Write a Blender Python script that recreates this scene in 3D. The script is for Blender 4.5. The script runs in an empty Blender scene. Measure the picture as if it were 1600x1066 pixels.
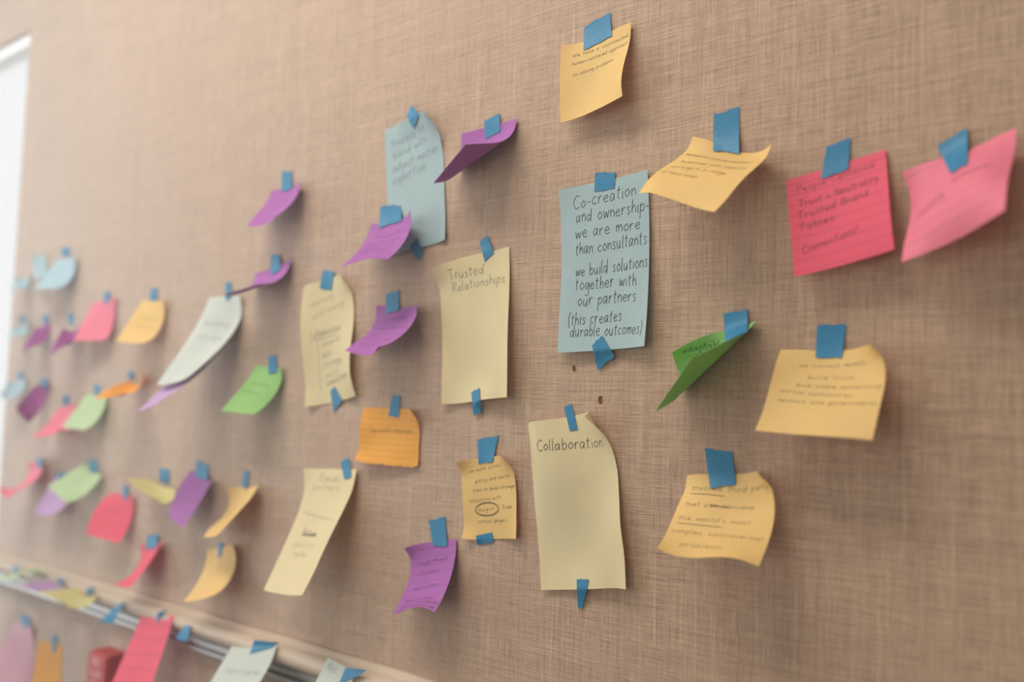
import bpy, math, random
from mathutils import Matrix, Vector

# ---------------------------------------------------------------- camera, world, lights, exposure
scene = bpy.context.scene
COL = scene.collection
CAM = (0.57613, -0.68397, 1.43683)
CAM_ROT = (0.700021, 0.070522, 0.029778)   # yaw, pitch, roll
LENS = 32.6250
FOCUS = 0.8302

cam_data = bpy.data.cameras.new('camera')
cam = bpy.data.objects.new('camera', cam_data)
COL.objects.link(cam)
cam.location = CAM
cam.rotation_mode = 'QUATERNION'
cam.rotation_quaternion = (Matrix.Rotation(CAM_ROT[0], 3, 'Z') @ Matrix.Rotation(math.pi/2 + CAM_ROT[1], 3, 'X')
                           @ Matrix.Rotation(CAM_ROT[2], 3, 'Z')).to_quaternion()
cam_data.lens = LENS
cam_data.sensor_width = 36
cam_data.clip_start = .02
cam_data.dof.use_dof = True
cam_data.dof.focus_distance = FOCUS
cam_data.dof.aperture_fstop = 2.2
scene.camera = cam

world = bpy.data.worlds.new('daylight')
scene.world = world
world.use_nodes = True
wn = world.node_tree
wn.nodes['Background'].inputs['Color'].default_value = (1, .99, .98, 1)
wn.nodes['Background'].inputs['Strength'].default_value = .92

def area(name, loc, rot, sx, sy, power, color):
    d = bpy.data.lights.new(name, 'AREA')
    d.shape = 'RECTANGLE'; d.size = sx; d.size_y = sy; d.energy = power; d.color = color
    o = bpy.data.objects.new(name, d); COL.objects.link(o)
    o.location = loc; o.rotation_euler = rot
    return o
PI = math.pi
# daylight through the tall window of the left wall, ceiling panels, and an added frontal fill lamp behind the viewer
area('left_window_daylight', (-2.28, -1.35, 1.65), (0, -PI/2, 0), 1.9, 2.2, 34, (.86, .94, 1))
area('ceiling_panel_light', (-.45, -.72, 2.66), (0, 0, 0), 1.4, .4, 26, (1, .955, .89))
area('rear_fill_light', (.6, -4.9, 1.6), (PI/2, 0, 0), 3.0, 1.6, 62, (1, .97, .94))

scene.view_settings.view_transform = 'Standard'
scene.view_settings.look = 'None'
scene.view_settings.gamma = 1
scene.view_settings.use_curve_mapping = False
scene.view_settings.exposure = 0.0
scene.cycles.max_bounces = 8

# ---------------------------------------------------------------- helpers
def srgb(r, g, b):
    f = lambda c: (c/255/12.92 if c/255 <= .04045 else ((c/255 + .055)/1.055)**2.4)
    return (f(r), f(g), f(b), 1)

def link(name, verts, faces, mat, parent=None, smooth=False, uvs=None):
    me = bpy.data.meshes.new(name)
    me.from_pydata([tuple(v) for v in verts], [], faces)
    if uvs:
        lay = me.uv_layers.new(name='UVMap')
        for l in me.loops:
            lay.data[l.index].uv = uvs[l.vertex_index]
    me.polygons.foreach_set('use_smooth', [smooth]*len(me.polygons))
    me.update()
    if mat: me.materials.append(mat)
    o = bpy.data.objects.new(name, me)
    COL.objects.link(o)
    if parent: o.parent = parent
    return o

def box_data(x0, x1, y0, y1, z0, z1):
    v = [(x0,y0,z0),(x1,y0,z0),(x1,y1,z0),(x0,y1,z0),(x0,y0,z1),(x1,y0,z1),(x1,y1,z1),(x0,y1,z1)]
    f = [(0,3,2,1),(4,5,6,7),(0,1,5,4),(1,2,6,5),(2,3,7,6),(3,0,4,7)]
    return v, f

def boxes(name, lst, mat, parent=None, bevel=0):
    V, F = [], []
    for b in lst:
        v, f = box_data(*b); k = len(V)
        V += v; F += [tuple(i + k for i in q) for q in f]
    o = link(name, V, F, mat, parent)
    if bevel:
        m = o.modifiers.new('bevel', 'BEVEL'); m.width = bevel; m.segments = 3
    return o

def tag(o, label=None, category=None, group=None, kind=None):
    if label: o['label'] = label
    if category: o['category'] = category
    if group: o['group'] = group
    if kind: o['kind'] = kind
    return o

class Mat:
    def __init__(s, name, rough=.6, spec=.3):
        s.m = bpy.data.materials.new(name); s.m.use_nodes = True
        s.t = s.m.node_tree; s.b = s.t.nodes['Principled BSDF']
        s.b.inputs['Roughness'].default_value = rough
        s.b.inputs['Specular IOR Level'].default_value = spec
    def n(s, kind, **kw):
        nd = s.t.nodes.new(kind)
        for k, v in kw.items():
            if hasattr(nd, k): setattr(nd, k, v)
            else: nd.inputs[k].default_value = v
        return nd
    def l(s, a, b): s.t.links.new(a, b)
    def mix(s, fac, a, b, mode='MIX'):
        nd = s.n('ShaderNodeMix', data_type='RGBA', blend_type=mode)
        for sock, v in ((0, fac), (6, a), (7, b)):
            if hasattr(v, 'links'): s.l(v, nd.inputs[sock])
            else: nd.inputs[sock].default_value = v
        return nd.outputs[2]
    def math(s, op, a, b=None, clamp=False):
        nd = s.n('ShaderNodeMath', operation=op); nd.use_clamp = clamp
        for i, v in enumerate((a, b)):
            if v is None: continue
            if hasattr(v, 'links'): s.l(v, nd.inputs[i])
            else: nd.inputs[i].default_value = v
        return nd.outputs[0]

def ramp(M, sock, lo, hi):
    nd = M.n('ShaderNodeMapRange'); M.l(sock, nd.inputs[0])
    nd.inputs[1].default_value = lo; nd.inputs[2].default_value = hi
    return nd.outputs[0]

# ---------------------------------------------------------------- materials
def fabric_material():
    M = Mat('woven_linen_wallcovering', .62, .35)
    tc = M.n('ShaderNodeTexCoord')
    def thread(sx, sz, detail, seed):
        mp = M.n('ShaderNodeMapping'); M.l(tc.outputs['Object'], mp.inputs[0])
        mp.inputs['Scale'].default_value = (sx, 1, sz); mp.inputs['Location'].default_value = (seed, 0, seed*1.7)
        nz = M.n('ShaderNodeTexNoise'); nz.inputs['Scale'].default_value = 1
        nz.inputs['Detail'].default_value = detail; nz.inputs['Roughness'].default_value = .6
        M.l(mp.outputs[0], nz.inputs['Vector'])
        return nz.outputs[0]
    v1 = thread(900, 45, 1.5, 3)      # warp: fine upright yarns
    h1 = thread(45, 900, 1.5, 7)      # weft: fine level yarns
    v2 = thread(260, 9, 2.5, 11)      # slubs
    h2 = thread(8, 300, 2.5, 17)
    v3 = thread(60, 1.2, 2, 23)       # broad streaks
    h3 = thread(1.5, 60, 2, 29)
    g1 = thread(1500, 1100, 1, 41)
    v4 = thread(240, 6, 1, 53)        # rare thick pale warp yarns
    rs = lambda s_: ramp(M, s_, .3, .7)
    fine = M.math('ADD', M.math('MULTIPLY', rs(v1), .5), M.math('MULTIPLY', rs(h1), .5))
    slub = M.math('ADD', M.math('MULTIPLY', rs(v2), .5), M.math('MULTIPLY', rs(h2), .5))
    wide = M.math('ADD', M.math('MULTIPLY', rs(v3), .55), M.math('MULTIPLY', rs(h3), .45))
    tot = M.math('ADD', M.math('ADD', M.math('MULTIPLY', fine, .5), M.math('MULTIPLY', slub, .35)), M.math('MULTIPLY', wide, .15))
    tot = M.math('ADD', M.math('MULTIPLY', tot, .8), M.math('MULTIPLY', rs(g1), .2))
    tot = ramp(M, tot, .24, .76)
    tot = M.math('ADD', tot, M.math('MULTIPLY', ramp(M, v4, .63, .76), .28))
    c = M.mix(tot, srgb(*WALL_DARK), srgb(*WALL_LIGHT))
    M.l(c, M.b.inputs['Base Color'])
    bp = M.n('ShaderNodeBump'); bp.inputs['Strength'].default_value = .55; bp.inputs['Distance'].default_value = .0008
    M.l(M.math('ADD', fine, M.math('MULTIPLY', slub, 1.0)), bp.inputs['Height'])
    M.l(bp.outputs[0], M.b.inputs['Normal'])
    M.b.inputs['Sheen Weight'].default_value = .8
    M.b.inputs['Sheen Roughness'].default_value = .45
    return M.m
WALL_DARK = (140, 110, 85)
WALL_LIGHT = (200, 167, 137)

def plain(name, col, rough=.6, spec=.3, metal=0, noise=0, scale=40):
    M = Mat(name, rough, spec)
    M.b.inputs['Metallic'].default_value = metal
    if noise:
        tc = M.n('ShaderNodeTexCoord'); nz = M.n('ShaderNodeTexNoise'); nz.inputs['Scale'].default_value = scale
        M.l(tc.outputs['Object'], nz.inputs['Vector'])
        a = srgb(*[max(0, c*(1 - noise)) for c in col]); b = srgb(*[min(255, c*(1 + noise)) for c in col])
        M.l(M.mix(nz.outputs[0], a, b), M.b.inputs['Base Color'])
    else:
        M.b.inputs['Base Color'].default_value = srgb(*col)
    return M.m

PAPER = {'yellow': (246, 214, 138), 'pink': (248, 106, 130), 'pink2': (248, 144, 164), 'green': (168, 216, 132),
         'green2': (208, 228, 180), 'violet': (192, 116, 190), 'plum': (176, 84, 156), 'blue': (192, 214, 214),
         'sky': (196, 222, 230), 'cream': (242, 228, 182), 'cream2': (236, 230, 164), 'orange': (252, 190, 84),
         'mint': (224, 228, 218), 'lilac': (214, 178, 220), 'lilacpink': (238, 190, 204)}
_pm = {}
def paper(col, ruled):
    if (col, ruled) in _pm: return _pm[col, ruled]
    M = Mat(col + ('_ruled' if ruled else '') + '_paper', .55, .25)
    base = srgb(*PAPER[col])
    tc = M.n('ShaderNodeTexCoord')
    nz = M.n('ShaderNodeTexNoise'); nz.inputs['Scale'].default_value = 3; nz.inputs['Detail'].default_value = 3
    M.l(tc.outputs['UV'], nz.inputs['Vector'])
    c = M.mix(nz.outputs[0], tuple(v*.94 for v in base[:3]) + (1,), tuple(min(1, v*1.05) for v in base[:3]) + (1,))
    if ruled:
        sep = M.n('ShaderNodeSeparateXYZ'); M.l(tc.outputs['UV'], sep.inputs[0])
        fr = M.math('FRACT', M.math('ADD', M.math('MULTIPLY', sep.outputs[1], 9.0), .35))
        ln = M.math('LESS_THAN', fr, .06)
        c = M.mix(M.math('MULTIPLY', ln, .45), c, tuple(v*.45 for v in base[:3]) + (1,))
    M.l(c, M.b.inputs['Base Color'])
    fb = M.n('ShaderNodeTexNoise'); fb.inputs['Scale'].default_value = 60
    M.l(tc.outputs['UV'], fb.inputs['Vector'])
    bp = M.n('ShaderNodeBump'); bp.inputs['Strength'].default_value = .15; bp.inputs['Distance'].default_value = .0003
    M.l(fb.outputs[0], bp.inputs['Height']); M.l(bp.outputs[0], M.b.inputs['Normal'])
    tr = M.n('ShaderNodeBsdfTranslucent'); M.l(M.mix(1.0, c, c, 'MULTIPLY'), tr.inputs[0])
    mx = M.n('ShaderNodeMixShader'); mx.inputs[0].default_value = .36
    out = M.t.nodes['Material Output']
    M.l(M.b.outputs[0], mx.inputs[1]); M.l(tr.outputs[0], mx.inputs[2]); M.l(mx.outputs[0], out.inputs[0])
    _pm[col, ruled] = M.m
    return M.m

def tape_material():
    M = Mat('blue_crepe_tape', .5, .5)
    tc = M.n('ShaderNodeTexCoord'); nz = M.n('ShaderNodeTexNoise'); nz.inputs['Scale'].default_value = 900
    mp = M.n('ShaderNodeMapping'); mp.inputs['Scale'].default_value = (.35, .35, 1)
    M.l(tc.outputs['Object'], mp.inputs[0]); M.l(mp.outputs[0], nz.inputs['Vector'])
    M.l(M.mix(nz.outputs[0], srgb(20, 108, 150), srgb(50, 142, 178)), M.b.inputs['Base Color'])
    bp = M.n('ShaderNodeBump'); bp.inputs['Strength'].default_value = .5; bp.inputs['Distance'].default_value = .0003
    M.l(nz.outputs[0], bp.inputs['Height']); M.l(bp.outputs[0], M.b.inputs['Normal'])
    tr = M.n('ShaderNodeBsdfTranslucent'); tr.inputs[0].default_value = srgb(60, 150, 200)
    mx = M.n('ShaderNodeMixShader'); mx.inputs[0].default_value = .15
    M.l(M.b.outputs[0], mx.inputs[1]); M.l(tr.outputs[0], mx.inputs[2])
    M.l(mx.outputs[0], M.t.nodes['Material Output'].inputs[0])
    return M.m

FABRIC = fabric_material()
TAPE = tape_material()
WHITE = plain('white_paint', (236, 234, 230), .5, .3, noise=.01)
CARPET = plain('grey_carpet', (120, 112, 104), .9, .1, noise=.15, scale=300)
RAILC = plain('champagne_rail', (200, 178, 154), .3, .5, noise=.02)
SILVER = plain('brushed_aluminium', (176, 172, 168), .42, .5, metal=1)
RED = plain('red_enamel', (176, 26, 22), .4, .5, noise=.03)
PINKW = plain('faded_lettering', (236, 170, 160), .5, .3)
BLACK = plain('black_enamel', (24, 22, 22), .5, .4)
HOLE = plain('torn_wallcovering_hole', (120, 84, 36), .9, .1, noise=.2, scale=900)
def ink_material(name, v):
    return plain(name, v, .6, .2)
_ink = {}
def ink(strength, col):
    k = (round(strength, 2), col)
    if k not in _ink:
        P = PAPER[col]; dark = (40, 36, 38) if col != 'green' else (20, 60, 30)
        _ink[k] = ink_material('pen_ink', tuple(P[i]*(1 - strength)*.8 + dark[i]*(strength + .2*(1 - strength)) for i in range(3)))
    return _ink[k]
def glass():
    M = Mat('window_glass', .02, .5)
    g = M.n('ShaderNodeBsdfGlossy'); g.inputs['Roughness'].default_value = .02
    t = M.n('ShaderNodeBsdfTransparent'); mx = M.n('ShaderNodeMixShader'); mx.inputs[0].default_value = .04
    M.l(t.outputs[0], mx.inputs[1]); M.l(g.outputs[0], mx.inputs[2])
    M.l(mx.outputs[0], M.t.nodes['Material Output'].inputs[0])
    return M.m
GLASS = glass()

# ---------------------------------------------------------------- the room
WX = -1.166          # right jamb of the window in the papered wall
GLARE_HAZE = .15
LX = -2.3             # face of the left wall
WT = 2.095           # head of that window
# wall with the window opening, built as one mesh of blocks (fronts flush at y = 0)
wall = boxes('wall_back', [(WX, 3.0, 0, .045, 0, 2.7), (LX, WX, 0, .045, WT, 2.7), (LX, WX, 0, .045, 0, .35), (LX, LX + .1, 0, .045, .35, WT)], FABRIC)
tag(wall, kind='structure')
fl = boxes('floor', [(LX - .12, 3.12, -5.12, .12, -.1, 0)], CARPET); tag(fl, kind='structure')
ce = boxes('ceiling', [(LX - .12, 3.12, -5.12, .12, 2.7, 2.8)], WHITE); tag(ce, kind='structure')
wl = boxes('wall_left', [(LX - .12, LX, -5.12, .12, 0, .6), (LX - .12, LX, -5.12, .12, 2.6, 2.7), (LX - .12, LX, -.25, .12, .6, 2.6), (LX - .12, LX, -5.12, -2.45, .6, 2.6)], WHITE)
tag(wl, kind='structure')
wr = boxes('wall_right', [(3.0, 3.12, -5.12, .12, 0, 2.7)], WHITE); tag(wr, kind='structure')
wf = boxes('wall_front', [(LX, 3.0, -5.12, -5, 0, 2.7)], WHITE); tag(wf, kind='structure')

def window(name, x0, x1, z0, z1, y0, y1):
    e = bpy.data.objects.new(name, None); COL.objects.link(e); tag(e, kind='structure')
    t = .022
    boxes('window_frame', [(x0, x0 + t, y0, y1, z0, z1), (x1 - t*.3, x1, y0, y1, z0, z1), (x0 + t, x1 - t*.3, y0, y1, z1 - t, z1), (x0 + t, x1 - t*.3, y0, y1, z0, z0 + t),
                           ((x0 + x1)/2 - .02, (x0 + x1)/2 + .02, y0 + .006, y1, z0 + t, z1 - t)], WHITE, e, .002)
    boxes('window_pane', [(x0 + t, (x0 + x1)/2 - .02, y1 - .012, y1 - .006, z0 + t, z1 - t), ((x0 + x1)/2 + .02, x1 - t*.3, y1 - .012, y1 - .006, z0 + t, z1 - t)], GLASS, e)
    return e
window('window_1', LX + .1, WX, .35, WT, .006, .034)

# moulded rail along the wall
def extrude_profile(name, prof, x0, x1, mat, parent=None, smooth=True):
    n_ = len(prof); V = [(x, -d, z) for x in (x0, x1) for d, z in prof]
    F = [(i, (i + 1) % n_, n_ + (i + 1) % n_, n_ + i) for i in range(n_)] + [tuple(range(n_))[::-1], tuple(range(n_, 2*n_))]
    o = link(name, V, F, mat, parent, smooth)
    return o
rail = bpy.data.objects.new('trim_1', None); COL.objects.link(rail); tag(rail, kind='structure')
arc = [(.0115 + .0105*math.cos(a), 1.1445 + .0105*math.sin(a)) for a in [math.radians(100 - 20*k) for k in range(10)]]
prof = [(0, 1.162), (.004, 1.160), (.007, 1.1565)] + arc + [(.009, 1.131), (0, 1.131)]
o = extrude_profile('rail_moulding', prof, WX, 3.0, RAILC, rail)
o2 = extrude_profile('rail_channel', [(0, 1.1305), (.008, 1.1305), (.0105, 1.128), (.0105, 1.1245), (.007, 1.1235), (.007, 1.1205), (.0125, 1.1195), (.0125, 1.115), (.010, 1.112), (0, 1.112)], WX, 3.0, SILVER, rail, False)

# two torn nail holes in the wall covering
for x, z, s in ((.0750, 1.4731, .0018), (.1047, 1.4451, .0024)):
    rnd = random.Random(int(x*1e4)); k = 12; V = [(x, -.0006, z)]; F = []
    for ring, (rr, y) in enumerate(((.55, -.0001), (1.0, -.0009), (1.25, .0))):
        for i in range(k):
            a = 2*PI*i/k; j = rnd.uniform(.8, 1.2)*s*rr
            V.append((x + j*.7*math.cos(a), y, z + j*1.4*math.sin(a)))
    V[0] = (x, .0, z)
    F = [(0, 1 + i, 1 + (i + 1) % k) for i in range(k)]
    for r_ in range(2):
        F += [(1 + r_*k + i, 1 + (r_ + 1)*k + i, 1 + (r_ + 1)*k + (i + 1) % k, 1 + r_*k + (i + 1) % k) for i in range(k)]
    link('nail_hole', V, F, HOLE, wall)

# ---------------------------------------------------------------- pen strokes: a small single-line hand
# x-height 1, ascenders 2, descenders -1; strokes separated by '|'
GLY = {
'a': '.8,.85 .4,1 .05,.5 .3,0 .75,.6 .8,.95|.8,.95 .75,.2 .95,0', 'b': '.1,2 .1,.05|.1,.6 .5,1 .85,.55 .5,0 .1,.15',
'c': '.8,.85 .45,1 .05,.5 .35,0 .85,.15', 'd': '.8,.7 .4,1 .05,.5 .35,0 .8,.5|.9,2 .82,.2 1,0', 'e': '.1,.5 .8,.62 .5,1 .05,.5 .4,0 .9,.2',
'f': '.75,1.8 .45,2 .3,1.5 .25,0|.05,1 .65,1.02', 'g': '.8,.85 .4,1 .05,.5 .35,.05 .8,.8|.8,.95 .75,-.6 .4,-1 .05,-.7', 'h': '.1,2 .1,0|.1,.5 .5,1 .75,.6 .8,0',
'i': '.15,1 .15,.1 .25,0|.15,1.4 .17,1.47', 'j': '.3,1 .25,-.7 0,-.9|.3,1.4 .32,1.47', 'k': '.1,2 .1,0|.7,1 .15,.45 .75,0', 'l': '.1,2 .1,.15 .3,0',
'm': '.05,1 .1,0|.1,.6 .4,1 .55,.6 .57,0|.57,.6 .9,1 1.1,.6 1.15,0', 'n': '.05,1 .1,0|.1,.6 .5,1 .75,.6 .8,0', 'o': '.5,1 .05,.55 .4,0 .88,.5 .5,1 .4,.95',
'p': '.1,1 .08,-1|.1,.6 .5,1 .85,.55 .5,0 .1,.15', 'q': '.8,.85 .4,1 .05,.5 .35,0 .8,.7|.8,.95 .8,-1', 'r': '.05,1 .1,0|.1,.55 .35,.95 .7,.9',
's': '.7,.85 .35,1 .15,.75 .6,.35 .4,0 .05,.12', 't': '.3,1.7 .25,.2 .55,0|0,1.1 .65,1.15', 'u': '.05,1 .1,.2 .45,0 .75,.6|.78,1 .75,.2 .95,0',
'v': '.05,1 .4,0 .8,1', 'w': '.05,1 .25,0 .55,.8 .8,0 1.1,1', 'x': '.05,1 .75,0|.75,1 .05,0', 'y': '.05,1 .15,.4 .5,.3 .75,.9|.8,1 .6,-.6 .1,-1', 'z': '.05,1 .75,1 .05,0 .8,.05',
'A': '0,0 .6,2 1.1,0|.2,.75 .95,.75', 'B': '.1,2 .1,0|.1,2 .9,1.7 .7,1.1 .15,1.05|.15,1.05 1,.7 .8,.1 .1,0', 'C': '1.1,1.75 .7,2 .05,1.1 .4,0 1.1,.2',
'D': '.1,2 .1,0|.1,2 1,1.5 1,.5 .1,0', 'E': '.9,2 .1,1.95 .1,0 .95,.05|.1,1.05 .75,1.05', 'F': '.95,2 .1,1.95 .1,0|.1,1.05 .7,1.05', 'L': '.1,2 .1,0 .9,.05',
'N': '.1,0 .1,2 1,0 1.05,2', 'P': '.1,2 .1,0|.1,2 .95,1.7 .8,1.05 .1,.95', 'R': '.1,2 .1,0|.1,2 .95,1.75 .75,1.1 .15,1.05 1.05,0', 'S': '.95,1.75 .5,2 .15,1.5 .85,.7 .5,0 .05,.25',
'T': '0,2 1.3,2|.65,2 .6,0', 'W': '0,2 .35,0 .75,1.4 1.1,0 1.5,2', 'G': '1.1,1.7 .6,2 .05,1 .5,0 1.05,.4 1.05,.95 .6,.95',
'-': '.05,.6 .65,.62', '/': '0,-.2 .8,2', '!': '.15,2 .15,.6|.15,.1 .17,.02', ',': '.15,.1 .05,-.35', '.': '.1,.05 .13,.0', "'": '.1,2 .08,1.6', '+': '.35,1 .35,.2|0,.6 .75,.6',
'(': '.45,2.1 .1,1 .4,-.4', ')': '.05,2.1 .4,1 .1,-.4'}
def glyph(ch):
    if ch not in GLY: return None, .95
    st = [[tuple(map(float, p.split(','))) for p in s.split()] for s in GLY[ch].split('|')]
    w = max(p[0] for s in st for p in s)
    return st, w + .28
def smooth_line(pts, sub=4):
    if len(pts) < 3: return [(pts[0][0] + (pts[-1][0] - pts[0][0])*k/2, pts[0][1] + (pts[-1][1] - pts[0][1])*k/2) for k in range(3)]
    P = [pts[0]] + pts + [pts[-1]]; out = []
    for i in range(1, len(P) - 2):
        for k in range(sub):
            t = k/sub; r_ = []
            for c in (0, 1):
                a, b, c2, d = P[i-1][c], P[i][c], P[i+1][c], P[i+2][c]
                r_.append(.5*(2*b + (c2 - a)*t + (2*a - 5*b + 4*c2 - d)*t*t + (3*b - a - 3*c2 + d)*t**3))
            out.append(tuple(r_))
    out.append(pts[-1])
    return out

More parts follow.
